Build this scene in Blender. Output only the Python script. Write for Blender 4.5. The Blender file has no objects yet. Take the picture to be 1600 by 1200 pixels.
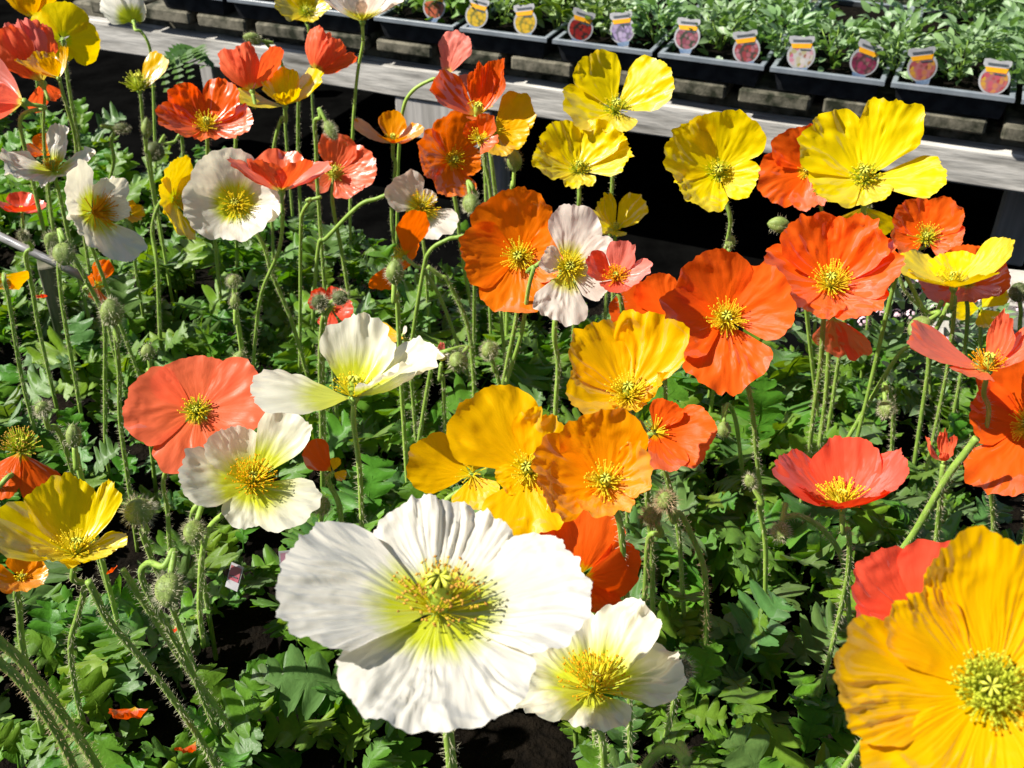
import bpy, math, random
from mathutils import Vector, Matrix, noise
random.seed(7)
scene = bpy.context.scene
COL = scene.collection
R_ = math.radians

# ------------------------------------------------------------------ camera, sky, sun, exposure
PITCH = R_(35.0)
F = 1600.0                                   # focal length in photo pixels (1600 x 1200)
CAM = Vector((0, 0, 1.0))
cd = bpy.data.cameras.new('camera'); cam = bpy.data.objects.new('camera', cd); COL.objects.link(cam)
cam.location = CAM; cam.rotation_euler = (math.pi/2 - PITCH, 0, 0)
cd.sensor_width = 36.0; cd.lens = 36.0*F/1600; cd.clip_start = 0.01; cd.clip_end = 500
cd.dof.use_dof = True; cd.dof.focus_distance = 0.55; cd.dof.aperture_fstop = 27
scene.camera = cam
TOSUN = Vector((-0.67, -0.07, 0.74)).normalized()
sun_el = math.asin(TOSUN.z); sun_az = math.atan2(TOSUN.x, TOSUN.y)
w = bpy.data.worlds.new('World'); scene.world = w; w.use_nodes = True
wn = w.node_tree.nodes; wl = w.node_tree.links
sky = wn.new('ShaderNodeTexSky'); sky.sky_type = 'NISHITA'; sky.sun_disc = False
sky.sun_elevation = sun_el; sky.sun_rotation = sun_az
wn['Background'].inputs['Strength'].default_value = 0.05
wl.new(sky.outputs[0], wn['Background'].inputs['Color'])
sd = bpy.data.lights.new('sun', 'SUN'); sd.energy = 5.0; sd.angle = R_(0.53); sd.color = (1.0, 0.95, 0.86)
so = bpy.data.objects.new('sun', sd); COL.objects.link(so)
so.rotation_euler = TOSUN.to_track_quat('Z', 'Y').to_euler()
scene.view_settings.view_transform = 'Standard'; scene.view_settings.look = 'None'
scene.view_settings.exposure = 0.88; scene.view_settings.gamma = 1.0
scene.cycles.use_denoising = True
scene.cycles.max_bounces = 10; scene.cycles.transmission_bounces = 6; scene.cycles.diffuse_bounces = 3

# ------------------------------------------------------------------ helpers
CP, SP = math.cos(PITCH), math.sin(PITCH)
RIGHT = Vector((1, 0, 0)); UPV = Vector((0, SP, CP)); FWD = Vector((0, CP, -SP))
def ray(x, y): return RIGHT*((x-800)/F) + UPV*((600-y)/F) + FWD          # unit camera depth
def at(x, y, d): return CAM + ray(x, y)*d
def at_z(x, y, z):
    r = ray(x, y); return CAM + r*((z-CAM.z)/r.z)
def at_plane_y(x, y, Y):
    r = ray(x, y); return CAM + r*(Y/r.y)
def proj(p):
    q = p-CAM; d = q.dot(FWD); return 800+F*q.dot(RIGHT)/d, 600-F*q.dot(UPV)/d, d
def nz(x, y=0.0, z=0.0): return noise.noise(Vector((x, y, z)))
def sm(a, b, x):
    t = max(0.0, min(1.0, (x-a)/(b-a))); return t*t*(3-2*t)

class MB:
    def __init__(s): s.v = []; s.f = []; s.uv = {}; s.mi = []; s.cur = 0
    def add(s, verts, faces, uvs=None):
        o = len(s.v); s.v += [tuple(p) for p in verts]
        for f in faces: s.f.append(tuple(i+o for i in f)); s.mi.append(s.cur)
        if uvs:
            for i, u in enumerate(uvs): s.uv[o+i] = u
    def box(s, lo, hi, M=None, bev=0.0):
        x0, y0, z0 = lo; x1, y1, z1 = hi
        if bev:
            b = bev; vs = []
            for z, bb in ((z0, b), (z0+b, 0), (z1-b, 0), (z1, b)):
                vs += [(x0+bb, y0+bb+ (b if not bb else 0), z), (x0+bb+(b if not bb else 0), y0+bb, z), (x1-bb-(b if not bb else 0), y0+bb, z), (x1-bb, y0+bb+(b if not bb else 0), z),
                       (x1-bb, y1-bb-(b if not bb else 0), z), (x1-bb-(b if not bb else 0), y1-bb, z), (x0+bb+(b if not bb else 0), y1-bb, z), (x0+bb, y1-bb-(b if not bb else 0), z)]
            fs = [tuple(range(7, -1, -1)), tuple(range(24, 32))]
            for k in range(3):
                for i in range(8): fs.append((k*8+i, k*8+(i+1) % 8, k*8+8+(i+1) % 8, k*8+8+i))
        else:
            vs = [(x0, y0, z0), (x1, y0, z0), (x1, y1, z0), (x0, y1, z0), (x0, y0, z1), (x1, y0, z1), (x1, y1, z1), (x0, y1, z1)]
            fs = [(3, 2, 1, 0), (4, 5, 6, 7), (0, 1, 5, 4), (1, 2, 6, 5), (2, 3, 7, 6), (3, 0, 4, 7)]
        if M: vs = [M @ Vector(p) for p in vs]
        s.add(vs, fs)
    def tube(s, pts, rad, n=6, cap=True):
        rings = []; prev = None
        for i, p in enumerate(pts):
            t = (pts[min(i+1, len(pts)-1)]-pts[max(i-1, 0)]).normalized()
            if prev is None: a = t.orthogonal().normalized()
            else: a = (prev - t*prev.dot(t)).normalized()
            prev = a; b = t.cross(a); r = rad[i] if hasattr(rad, '__len__') else rad
            rings.append([p+(a*math.cos(2*math.pi*k/n)+b*math.sin(2*math.pi*k/n))*r for k in range(n)])
        vs = [q for r in rings for q in r]; fs = []
        for i in range(len(pts)-1):
            for k in range(n): fs.append((i*n+k, i*n+(k+1) % n, (i+1)*n+(k+1) % n, (i+1)*n+k))
        if cap: fs += [tuple(range(n-1, -1, -1)), tuple((len(pts)-1)*n+k for k in range(n))]
        s.add(vs, fs)
    def grid(s, P, uv=None):
        nu, nv = len(P), len(P[0])
        vs = [p for row in P for p in row]; fs = []
        for i in range(nu-1):
            for j in range(nv-1): fs.append((i*nv+j, i*nv+j+1, (i+1)*nv+j+1, (i+1)*nv+j))
        s.add(vs, fs, [q for row in uv for q in row] if uv else None)
    def mesh(s, name, mats, smooth=True):
        me = bpy.data.meshes.new(name); me.from_pydata(s.v, [], s.f)
        for m in (mats if isinstance(mats, (list, tuple)) else [mats]): me.materials.append(m)
        if s.uv:
            ul = me.uv_layers.new(name='UVMap')
            for lp in me.loops: ul.data[lp.index].uv = s.uv.get(lp.vertex_index, (0, 0))
        me.polygons.foreach_set('use_smooth', [smooth]*len(me.polygons))
        me.polygons.foreach_set('material_index', s.mi)
        me.update(); return me
    def build(s, name, mats, parent=None, smooth=True):
        return link(name, s.mesh(name, mats, smooth), parent)
def link(name, me, parent=None):
    o = bpy.data.objects.new(name, me); COL.objects.link(o)
    if parent: o.parent = parent
    return o
def empty(name, loc=(0, 0, 0)):
    o = bpy.data.objects.new(name, None); o.empty_display_size = 0.02; COL.objects.link(o); o.location = loc; return o
def tag(o, label=None, cat=None, group=None, kind=None):
    for k, v in (('label', label), ('category', cat), ('group', group), ('kind', kind)):
        if v: o[k] = v
    return o

# ------------------------------------------------------------------ materials
def mat_new(name):
    m = bpy.data.materials.new(name); m.use_nodes = True; nt = m.node_tree; nt.nodes.clear()
    return m, nt.nodes, nt.links
def sheet_mat(name, ramp, tramp, trans=0.45, gloss=0.05, rough=0.4, bump=0.5, fold=(3.0, 26.0), vary=0.0, coord='UV', nvar=0.12, wobble=0.12):
    """thin plant tissue: diffuse + translucent + a little gloss; colours run along U (claw to rim)"""
    m, N, L = mat_new(name)
    tc = N.new('ShaderNodeTexCoord'); sp = N.new('ShaderNodeSeparateXYZ'); L.new(tc.outputs['UV'], sp.inputs[0])
    mp = N.new('ShaderNodeMapping'); mp.inputs['Scale'].default_value = (fold[0], fold[1], 1)
    oi = N.new('ShaderNodeObjectInfo'); add = N.new('ShaderNodeVectorMath'); add.operation = 'ADD'
    L.new(tc.outputs['UV'], mp.inputs[0]); L.new(mp.outputs[0], add.inputs[0])
    mul = N.new('ShaderNodeMath'); mul.operation = 'MULTIPLY'; mul.inputs[1].default_value = 37; L.new(oi.outputs['Random'], mul.inputs[0])
    L.new(mul.outputs[0], add.inputs[1])
    nt = N.new('ShaderNodeTexNoise'); nt.inputs['Scale'].default_value = 1.0; nt.inputs['Detail'].default_value = 5; nt.inputs['Roughness'].default_value = 0.6
    L.new(add.outputs[0], nt.inputs['Vector'])
    wob = N.new('ShaderNodeMath'); wob.operation = 'MULTIPLY_ADD'; wob.inputs[1].default_value = wobble
    L.new(nt.outputs['Fac'], wob.inputs[0]); L.new(sp.outputs[0], wob.inputs[2])
    sub = N.new('ShaderNodeMath'); sub.operation = 'SUBTRACT'; sub.inputs[1].default_value = wobble*0.5; L.new(wob.outputs[0], sub.inputs[0])
    def mk(rp):
        r = N.new('ShaderNodeValToRGB'); e = r.color_ramp.elements
        e[0].position, e[0].color = rp[0][0], (*rp[0][1], 1); e[1].position, e[1].color = rp[-1][0], (*rp[-1][1], 1)
        for p, c in rp[1:-1]:
            k = e.new(p); k.color = (*c, 1)
        L.new(sub.outputs[0], r.inputs[0]); return r
    ra, rb = mk(ramp), mk(tramp)
    hv = N.new('ShaderNodeHueSaturation'); hvt = N.new('ShaderNodeHueSaturation')
    # vein-to-vein and petal-to-petal variation of the pigment
    val = N.new('ShaderNodeMapRange'); val.inputs['To Min'].default_value = 1-nvar; val.inputs['To Max'].default_value = 1+nvar; L.new(nt.outputs['Fac'], val.inputs['Value'])
    rv = N.new('ShaderNodeMapRange'); rv.inputs['To Min'].default_value = 1-vary; rv.inputs['To Max'].default_value = 1+vary; L.new(oi.outputs['Random'], rv.inputs['Value'])
    vm = N.new('ShaderNodeMath'); vm.operation = 'MULTIPLY'; L.new(val.outputs[0], vm.inputs[0]); L.new(rv.outputs[0], vm.inputs[1])
    for h, r in ((hv, ra), (hvt, rb)):
        L.new(r.outputs[0], h.inputs['Color']); L.new(vm.outputs[0], h.inputs['Value'])
    bp = N.new('ShaderNodeBump'); bp.inputs['Strength'].default_value = bump; bp.inputs['Distance'].default_value = 0.0012; L.new(nt.outputs['Fac'], bp.inputs['Height'])
    d = N.new('ShaderNodeBsdfDiffuse'); t = N.new('ShaderNodeBsdfTranslucent'); g = N.new('ShaderNodeBsdfGlossy'); g.inputs['Roughness'].default_value = rough
    L.new(hv.outputs[0], d.inputs['Color']); L.new(hvt.outputs[0], t.inputs['Color'])
    for s in (d, t, g): L.new(bp.outputs[0], s.inputs['Normal'])
    mx = N.new('ShaderNodeMixShader'); mx.inputs[0].default_value = trans; L.new(d.outputs[0], mx.inputs[1]); L.new(t.outputs[0], mx.inputs[2])
    lw = N.new('ShaderNodeFresnel'); lw.inputs['IOR'].default_value = 1.4
    gm = N.new('ShaderNodeMath'); gm.operation = 'MULTIPLY'; gm.inputs[1].default_value = gloss*10; L.new(lw.outputs[0], gm.inputs[0])
    mg = N.new('ShaderNodeMixShader'); L.new(gm.outputs[0], mg.inputs[0]); L.new(mx.outputs[0], mg.inputs[1]); L.new(g.outputs[0], mg.inputs[2])
    o = N.new('ShaderNodeOutputMaterial'); L.new(mg.outputs[0], o.inputs[0])
    return m, hv, hvt, oi, N, L
def solid(name, c1, c2, scale=(40, 40, 40), rough=0.7, bump=0.3, dist=0.002, detail=4, spec=0.3, thr=(0.35, 0.65)):
    m, N, L = mat_new(name)
    tc = N.new('ShaderNodeTexCoord'); mp = N.new('ShaderNodeMapping'); mp.inputs['Scale'].default_value = scale
    L.new(tc.outputs['Object'], mp.inputs[0])
    nt = N.new('ShaderNodeTexNoise'); nt.inputs['Scale'].default_value = 1; nt.inputs['Detail'].default_value = detail; nt.inputs['Roughness'].default_value = 0.6
    L.new(mp.outputs[0], nt.inputs['Vector'])
    r = N.new('ShaderNodeValToRGB'); r.color_ramp.elements[0].color = (*c1, 1); r.color_ramp.elements[1].color = (*c2, 1)
    r.color_ramp.elements[0].position, r.color_ramp.elements[1].position = thr
    L.new(nt.outputs['Fac'], r.inputs[0])
    b = N.new('ShaderNodeBsdfPrincipled'); b.inputs['Roughness'].default_value = rough; b.inputs['Specular IOR Level'].default_value = spec
    bp = N.new('ShaderNodeBump'); bp.inputs['Strength'].default_value = bump; bp.inputs['Distance'].default_value = dist
    L.new(nt.outputs['Fac'], bp.inputs['Height']); L.new(bp.outputs[0], b.inputs['Normal']); L.new(r.outputs[0], b.inputs['Base Color'])
    o = N.new('ShaderNodeOutputMaterial'); L.new(b.outputs[0], o.inputs[0]); return m

def pm(name, claw, mid, tip, tmid, ext=0.22, trans=0.42, tclaw=None, **k):
    return sheet_mat(name, [(0.0, claw), (ext*0.6, claw), (ext, mid), (1.0, tip)], [(0.0, tclaw or claw), (ext*0.6, tclaw or claw), (ext, tmid), (1.0, tmid)],
                     trans=trans, bump=0.35, gloss=0.022, rough=0.38, wobble=0.28, **k)[0]
GY = (0.50, 0.60, 0.03)
PET = {
 'white':  pm('white_petal', (0.62, 0.68, 0.03), (0.82, 0.79, 0.70), (0.84, 0.81, 0.73), (0.95, 0.87, 0.66), ext=0.50, trans=0.46, tclaw=(0.62, 0.68, 0.02)),
 'cream':  pm('cream_petal', (0.66, 0.70, 0.04), (0.83, 0.80, 0.60), (0.85, 0.82, 0.70), (0.95, 0.87, 0.58), ext=0.66, trans=0.46, tclaw=(0.66, 0.70, 0.02)),
 'blush':  pm('blush_petal', (0.68, 0.66, 0.05), (0.86, 0.79, 0.70), (0.86, 0.77, 0.69), (0.94, 0.74, 0.60), ext=0.46, trans=0.50),
 'lemon':  pm('lemon_petal', (0.66, 0.66, 0.0), (0.90, 0.70, 0.0), (0.92, 0.70, 0.0), (0.88, 0.60, 0.0), ext=0.24, trans=0.50),
 'gold':   pm('gold_petal', (0.78, 0.54, 0.0), (0.93, 0.50, 0.0), (0.94, 0.55, 0.0), (0.90, 0.42, 0.0), ext=0.24, trans=0.50),
 'yolk':   pm('yolk_petal', (0.72, 0.50, 0.02), (0.94, 0.56, 0.0), (0.95, 0.62, 0.0), (0.92, 0.46, 0.0), ext=0.30, trans=0.48),
 'amber':  pm('amber_petal', (0.78, 0.38, 0.0), (0.92, 0.29, 0.0), (0.93, 0.37, 0.0), (0.90, 0.24, 0.0), ext=0.2, trans=0.50),
 'orange': pm('orange_petal', (0.72, 0.42, 0.0), (0.93, 0.185, 0.0), (0.94, 0.21, 0.004), (0.94, 0.15, 0.0), ext=0.17, trans=0.50),
 'flame':  pm('flame_petal', (0.74, 0.38, 0.0), (0.93, 0.115, 0.003), (0.94, 0.145, 0.012), (0.95, 0.09, 0.0), ext=0.18, trans=0.50),
 'red':    pm('red_petal', (0.62, 0.38, 0.02), (0.92, 0.085, 0.026), (0.93, 0.115, 0.06), (0.93, 0.055, 0.006), ext=0.18, trans=0.50),
 'coral':  pm('coral_petal', (0.68, 0.52, 0.05), (0.95, 0.165, 0.055), (0.96, 0.185, 0.085), (0.96, 0.115, 0.018), ext=0.19, trans=0.50),
 'pink':   pm('pink_petal', (0.72, 0.56, 0.10), (0.88, 0.22, 0.15), (0.88, 0.25, 0.20), (0.86, 0.13, 0.07), ext=0.24, trans=0.44),
}
def leaf_mat(name, c, t, gloss, rough=0.36, vary=0.3):
    m, hv, hvt, oi, N, L = sheet_mat(name, [(0, c), (1, c)], [(0, t), (1, t)], trans=0.30, gloss=gloss, rough=rough, bump=0.6, fold=(14, 14), nvar=0.35)
    # each leaf has its own green
    mr = N.new('ShaderNodeMapRange'); mr.inputs['To Min'].default_value = 0.465; mr.inputs['To Max'].default_value = 0.512
    L.new(oi.outputs['Random'], mr.inputs['Value']); L.new(mr.outputs[0], hv.inputs['Hue']); L.new(mr.outputs[0], hvt.inputs['Hue'])
    return m
LEAF = leaf_mat('poppy_leaf', (0.072, 0.190, 0.018), (0.19, 0.42, 0.005), 0.007, 0.55)
LEAFB = leaf_mat('blue_green_leaf', (0.080, 0.175, 0.045), (0.13, 0.31, 0.015), 0.009, 0.55)
LEAFY = leaf_mat('young_leaf', (0.11, 0.25, 0.018), (0.25, 0.48, 0.006), 0.007, 0.55)
SEEDL = leaf_mat('bedding_leaf', (0.19, 0.32, 0.12), (0.22, 0.42, 0.05), 0.02, 0.5)
SEEDG = leaf_mat('bright_bedding_leaf', (0.10, 0.26, 0.02), (0.20, 0.44, 0.01), 0.018, 0.5)
STEM = solid('poppy_stem', (0.17, 0.29, 0.04), (0.26, 0.39, 0.07), (300, 300, 60), 0.5, 0.15, 0.0005)
STEMP = solid('pale_poppy_stem', (0.25, 0.40, 0.06), (0.34, 0.50, 0.09), (300, 300, 60), 0.5, 0.15, 0.0005)
HAIR = solid('stem_hair', (0.42, 0.40, 0.24), (0.58, 0.54, 0.38), (200, 200, 200), 0.6, 0, 0.0005)
HAIRB = solid('brown_stem_hair', (0.34, 0.24, 0.12), (0.48, 0.36, 0.22), (200, 200, 200), 0.6, 0, 0.0005)
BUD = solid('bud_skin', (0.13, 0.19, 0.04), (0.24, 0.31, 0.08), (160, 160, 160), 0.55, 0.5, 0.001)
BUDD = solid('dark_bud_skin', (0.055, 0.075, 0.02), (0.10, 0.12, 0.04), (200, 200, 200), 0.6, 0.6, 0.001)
PIST = solid('pistil_green', (0.28, 0.40, 0.04), (0.42, 0.52, 0.06), (300, 300, 300), 0.5, 0.2, 0.0006)
STIG = solid('stigma_yellow', (0.55, 0.58, 0.05), (0.70, 0.68, 0.10), (400, 400, 400), 0.6, 0.2, 0.0006)
def soft(name, c): return sheet_mat(name, [(0, c), (1, c)], [(0, c), (1, c)], trans=0.5, gloss=0.0, bump=0.0)[0]
FIL = soft('filament_yellow', (0.90, 0.80, 0.05)); FILG = soft('filament_green', (0.66, 0.72, 0.07))
ANTH = soft('anther_gold', (0.92, 0.52, 0.02)); ANTHY = soft('anther_yellow', (0.94, 0.76, 0.04))
ANTHB = solid('anther_brown', (0.36, 0.16, 0.02), (0.62, 0.34, 0.04), (300, 300, 300), 0.7, 0.2, 0.0005)
SOIL = solid('potting_soil', (0.003, 0.0025, 0.002), (0.012, 0.009, 0.006), (60, 60, 60), 0.95, 1.0, 0.02, 8, spec=0.05)
GROUND = solid('shade_black_ground', (0.0015, 0.0015, 0.0015), (0.004, 0.004, 0.0038), (9, 9, 9), 1.0, 0.5, 0.02, 8, spec=0.0)  # near-black ground: shade between bed and bench put into its colour
WOOD = solid('weathered_wood', (0.10, 0.095, 0.082), (0.56, 0.54, 0.50), (5, 70, 40), 0.9, 1.0, 0.004, 9, thr=(0.28, 0.58))
WOODV = solid('weathered_post_wood', (0.26, 0.245, 0.225), (0.52, 0.50, 0.475), (50, 50, 1.6), 0.85, 0.8, 0.004, 8)
SLAT = solid('mossy_slat_wood', (0.015, 0.018, 0.008), (0.17, 0.155, 0.115), (30, 30, 30), 0.9, 0.9, 0.004, 6, thr=(0.38, 0.62))
TRAY = solid('black_plastic', (0.012, 0.013, 0.015), (0.03, 0.032, 0.036), (60, 60, 60), 0.42, 0.2, 0.001)
RIM = solid('lit_plastic_rim', (0.14, 0.165, 0.19), (0.24, 0.27, 0.30), (25, 25, 25), 0.38, 0.2, 0.001, spec=0.6)  # paler than the tray: light on the rim put into its colour
PLASTIC = solid('white_tag_plastic', (0.28, 0.28, 0.29), (0.38, 0.38, 0.39), (60, 60, 60), 0.35, 0.05, 0.0005)
METAL = solid('galvanised_pipe', (0.14, 0.135, 0.13), (0.24, 0.235, 0.23), (60, 60, 60), 0.35, 0.1, 0.0005, spec=0.7)
MOSSW = solid('mossy_shaded_stake_wood', (0.035, 0.05, 0.018), (0.16, 0.15, 0.11), (60, 60, 14), 0.9, 0.8, 0.003, 6)
STONE = solid('pale_concrete', (0.36, 0.34, 0.30), (0.52, 0.50, 0.45), (40, 40, 40), 0.9, 0.5, 0.002, 6)
ORG = solid('orange_print', (0.72, 0.30, 0.008), (0.76, 0.36, 0.01), (80, 80, 80), 0.4, 0, 0.0005)
BLU = solid('blue_print', (0.05, 0.10, 0.20), (0.25, 0.32, 0.42), (80, 80, 80), 0.4, 0, 0.0005)
INK = solid('dark_print', (0.03, 0.04, 0.05), (0.10, 0.11, 0.12), (300, 300, 300), 0.4, 0, 0.0005)
def photo_mat(name, cols, back):
    m, N, L = mat_new(name)
    cols = [tuple(x*.6 for x in c) for c in cols]; back = tuple(x*.5 for x in back)
    tc = N.new('ShaderNodeTexCoord'); v = N.new('ShaderNodeTexVoronoi'); v.inputs['Scale'].default_value = 105
    L.new(tc.outputs['Object'], v.inputs['Vector'])
    r = N.new('ShaderNodeValToRGB'); r.color_ramp.interpolation = 'LINEAR'; e = r.color_ramp.elements
    e[0].color = (*cols[0], 1); e[1].color = (*cols[-1], 1)
    for i, c in enumerate(cols[1:-1]): k = e.new((i+1)/(len(cols)-1)); k.color = (*c, 1)
    sx = N.new('ShaderNodeSeparateColor'); L.new(v.outputs['Color'], sx.inputs[0]); L.new(sx.outputs[0], r.inputs[0])
    d = N.new('ShaderNodeMapRange'); d.inputs['From Min'].default_value = 0.45; d.inputs['From Max'].default_value = 0.75; L.new(v.outputs['Distance'], d.inputs['Value'])
    mx = N.new('ShaderNodeMix'); mx.data_type = 'RGBA'; L.new(d.outputs[0], mx.inputs[0]); L.new(r.outputs[0], mx.inputs[6]); mx.inputs[7].default_value = (*back, 1)
    b = N.new('ShaderNodeBsdfPrincipled'); b.inputs['Roughness'].default_value = 0.35; L.new(mx.outputs[2], b.inputs['Base Color'])
    o = N.new('ShaderNodeOutputMaterial'); L.new(b.outputs[0], o.inputs[0]); return m

# ------------------------------------------------------------------ the setting: ground, soil bed
ZS = 0.448                                     # soil of the poppy bed
def bed_back(x): return 0.92 - 0.47*(x-0.118) + (0.10*min(1.0, max(0.0, -0.15-x)/0.25))
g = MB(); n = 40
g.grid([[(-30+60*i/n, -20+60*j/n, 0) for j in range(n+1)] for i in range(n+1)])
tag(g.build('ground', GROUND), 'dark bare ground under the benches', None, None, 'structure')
b = MB(); P = []
for i in range(61):
    x = -1.6+3.2*i/60; yb = bed_back(x)
    P.append([(x, -0.15+(yb+0.15)*j/40, ZS+0.012*nz(x*14, j*0.6)+0.006*nz(x*50, j*2)) for j in range(41)])
b.grid(P)
for row in (0, 60): b.grid([[P[row][j], (P[row][j][0], P[row][j][1], 0.0)] for j in range(41)])
for j in (0, 40): b.grid([[P[i][j], (P[i][j][0], P[i][j][1], 0.0)] for i in range(61)])
tag(b.build('soil_bed_ground', SOIL), 'black potting soil of the raised poppy bed', None, None, 'structure')

# ------------------------------------------------------------------ the bench behind
DB = Vector((-0.917, 0.398, 0)).normalized(); NB = Vector((0.398, 0.917, 0)).normalized()
O_ = at(1500, 287, 1.75); O_.z = 0
def BP(s, t, z): return O_ + DB*s + NB*t + Vector((0, 0, z))
def s_at(xpx, t, z):
    lo, hi = -1.0, 6.0
    for _ in range(50):
        mid = (lo+hi)/2
        if proj(BP(mid, t, z))[0] > xpx: lo = mid
        else: hi = mid
    return lo
BM = Matrix((( -DB.x, NB.x, 0, O_.x), (-DB.y, NB.y, 0, O_.y), (0, 0, 1, 0), (0, 0, 0, 1)))   # local x = -s, y = t
ZBOT = 1.0 - 0.414*1.75
bench = empty('slatted_bench', (O_.x, O_.y, 0)); bench.rotation_euler = (0, 0, math.atan2(-DB.y, -DB.x))
tag(bench, 'weathered grey wooden slatted bench holding the seedling trays', 'bench')
bpy.context.view_layer.update()
S0, S1 = -0.75, s_at(100, 0, 0.3)
ZSL0, ZSL1 = 0.366, 0.393
DEPTH = 1.7
def plank(name, s0, s1, t0, t1, z0, z1, mat, warp=0.0, bev=0.004, seg=1):
    m = MB()
    if seg == 1: m.box((-s1, t0, z0), (-s0, t1, z1), None, bev)
    else:
        # long boards get a slightly wandering edge
        rows = []
        for i in range(seg+1):
            x = -s1+(s1-s0)*i/seg; a = warp*nz(x*2.3, z0*9); c = warp*0.5*nz(x*7, 3.1)
            prof = [(t0, z0+bev), (t0+bev, z0), (t1-bev, z0), (t1, z0+bev), (t1, z1-bev), (t1-bev, z1), (t0+bev, z1), (t0, z1-bev), (t0, z0+bev)]
            rows.append([(x, y+a, z+c) for y, z in prof])
        m.grid(rows)
        m.add(rows[0][:8], [tuple(range(8))]); m.add(rows[-1][:8], [tuple(range(7, -1, -1))])
    return m.build(name, mat, bench, seg == 1 and False)
plank('front_rail', S0, S1, 0.0, 0.04, ZBOT, ZBOT+0.064, WOOD, 0.004, 0.004, 60)
plank('shadow_gap_bearer', S0, S1, 0.05, 0.09, ZBOT+0.02, ZSL0-0.003, SLAT, 0.003, 0.004, 40)  # added dark and set back over a low rail, shaping the slats' shadow band
plank('back_rail', S0, S1, DEPTH-0.2, DEPTH-0.16, ZBOT, ZSL0-0.003, WOOD, 0.004, 0.004, 20)
for xp, wd in ((1622, 0.07), (752, 0.045), (140, 0.045), (1120, 0.08)):
    s = s_at(xp, 0.05, 0.25)
    if xp == 1120: plank('rear_leg', s-wd/2, s+wd/2, DEPTH-0.15, DEPTH-0.08, 0, ZSL0-0.003, WOODV)
    else: plank('leg', s-wd/2, s+wd/2, {1622: .3, 752: .10, 140: .45}[xp], {1622: .36, 752: .15, 140: .5}[xp], 0, ZSL0-0.003, WOODV)
# gusset block under the rail where the middle leg meets it
s = s_at(690, 0.0, 0.25); plank('rail_block', s-0.11, s+0.11, 0.003, 0.038, ZBOT-0.085, ZBOT-0.002, WOODV)
pitch_s = 0.146; k = 0
s = S0
while s < S1-0.1:
    jit = random.uniform(-0.004, 0.004); ov = random.uniform(0.006, 0.018)
    plank('slat', s+jit, s+jit+0.124, -ov, DEPTH, ZSL0+random.uniform(-0.001, 0.001), ZSL1+random.uniform(-0.002, 0.002), SLAT)
    s += pitch_s

# seedling trays on the bench, with their plants and picture tags
tray_px = [(238, 349), (353, 466), (470, 578), (582, 711), (716, 857), (861, 1022), (1026, 1197), (1201, 1386), (1390, 1590), (1594, 1800)]
ZT0, ZT1 = ZSL1+0.004, ZSL1+0.046
TRAYD = 0.50
def seed_leaf_mesh(i, ln, wd):
    m = MB(); P = []; UV = []
    for a in range(5):
        u = a/4; hw = wd*math.sin(math.pi*(0.08+0.92*u)**0.8)*0.5+0.0004
        P.append([(u*ln, v*hw, 0.25*ln*u*(1-u*0.8)+0.5*abs(v)*hw*0.6) for v in (-1, 0, 1)]); UV.append([(u, .5+v*.3) for v in (-1, 0, 1)])
    m.grid(P, UV); return m
def leaf_cloud(mb, cx, cy, z0, rx, ry, h, n, ln, wd, up=0.4, seed=0):
    rr = random.Random(seed)
    base = seed_leaf_mesh(0, 1.0, wd/ln)
    for _ in range(n):
        a = rr.uniform(0, 2*math.pi); q = math.sqrt(rr.random()); hz = rr.random()**0.6
        p = Vector((cx+rx*q*math.cos(a), cy+ry*q*math.sin(a), z0+h*hz*(1-0.45*q*q)))
        d = Vector((math.cos(a+rr.uniform(-.9, .9)), math.sin(a+rr.uniform(-.9, .9)), rr.uniform(-0.2, 1.0)*up*2)).normalized()
        q4 = d.to_track_quat('X', 'Z'); L = ln*rr.uniform(0.6, 1.25)
        roll = Matrix.Rotation(rr.uniform(-0.9, 0.9), 4, 'X')
        M = Matrix.Translation(p) @ q4.to_matrix().to_4x4() @ roll @ Matrix.Scale(L, 4)
        mb.add([M @ Vector(v) for v in base.v], base.f, [base.uv[i] for i in range(len(base.v))])
tray_names = ['at the dark far end above the spent poppy', 'above the olive bud', 'behind the small yellow poppy', 'behind the tall blush poppy', 'with two yellow flower tags', 'with the red and the lavender tag',
              'with two dusky pink tags', 'with the pale pink and the maroon tag', 'with two multicoloured tags', 'cut by the photo edge']
SEED_STUFF = [MB(), MB()]
trays = []
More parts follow.
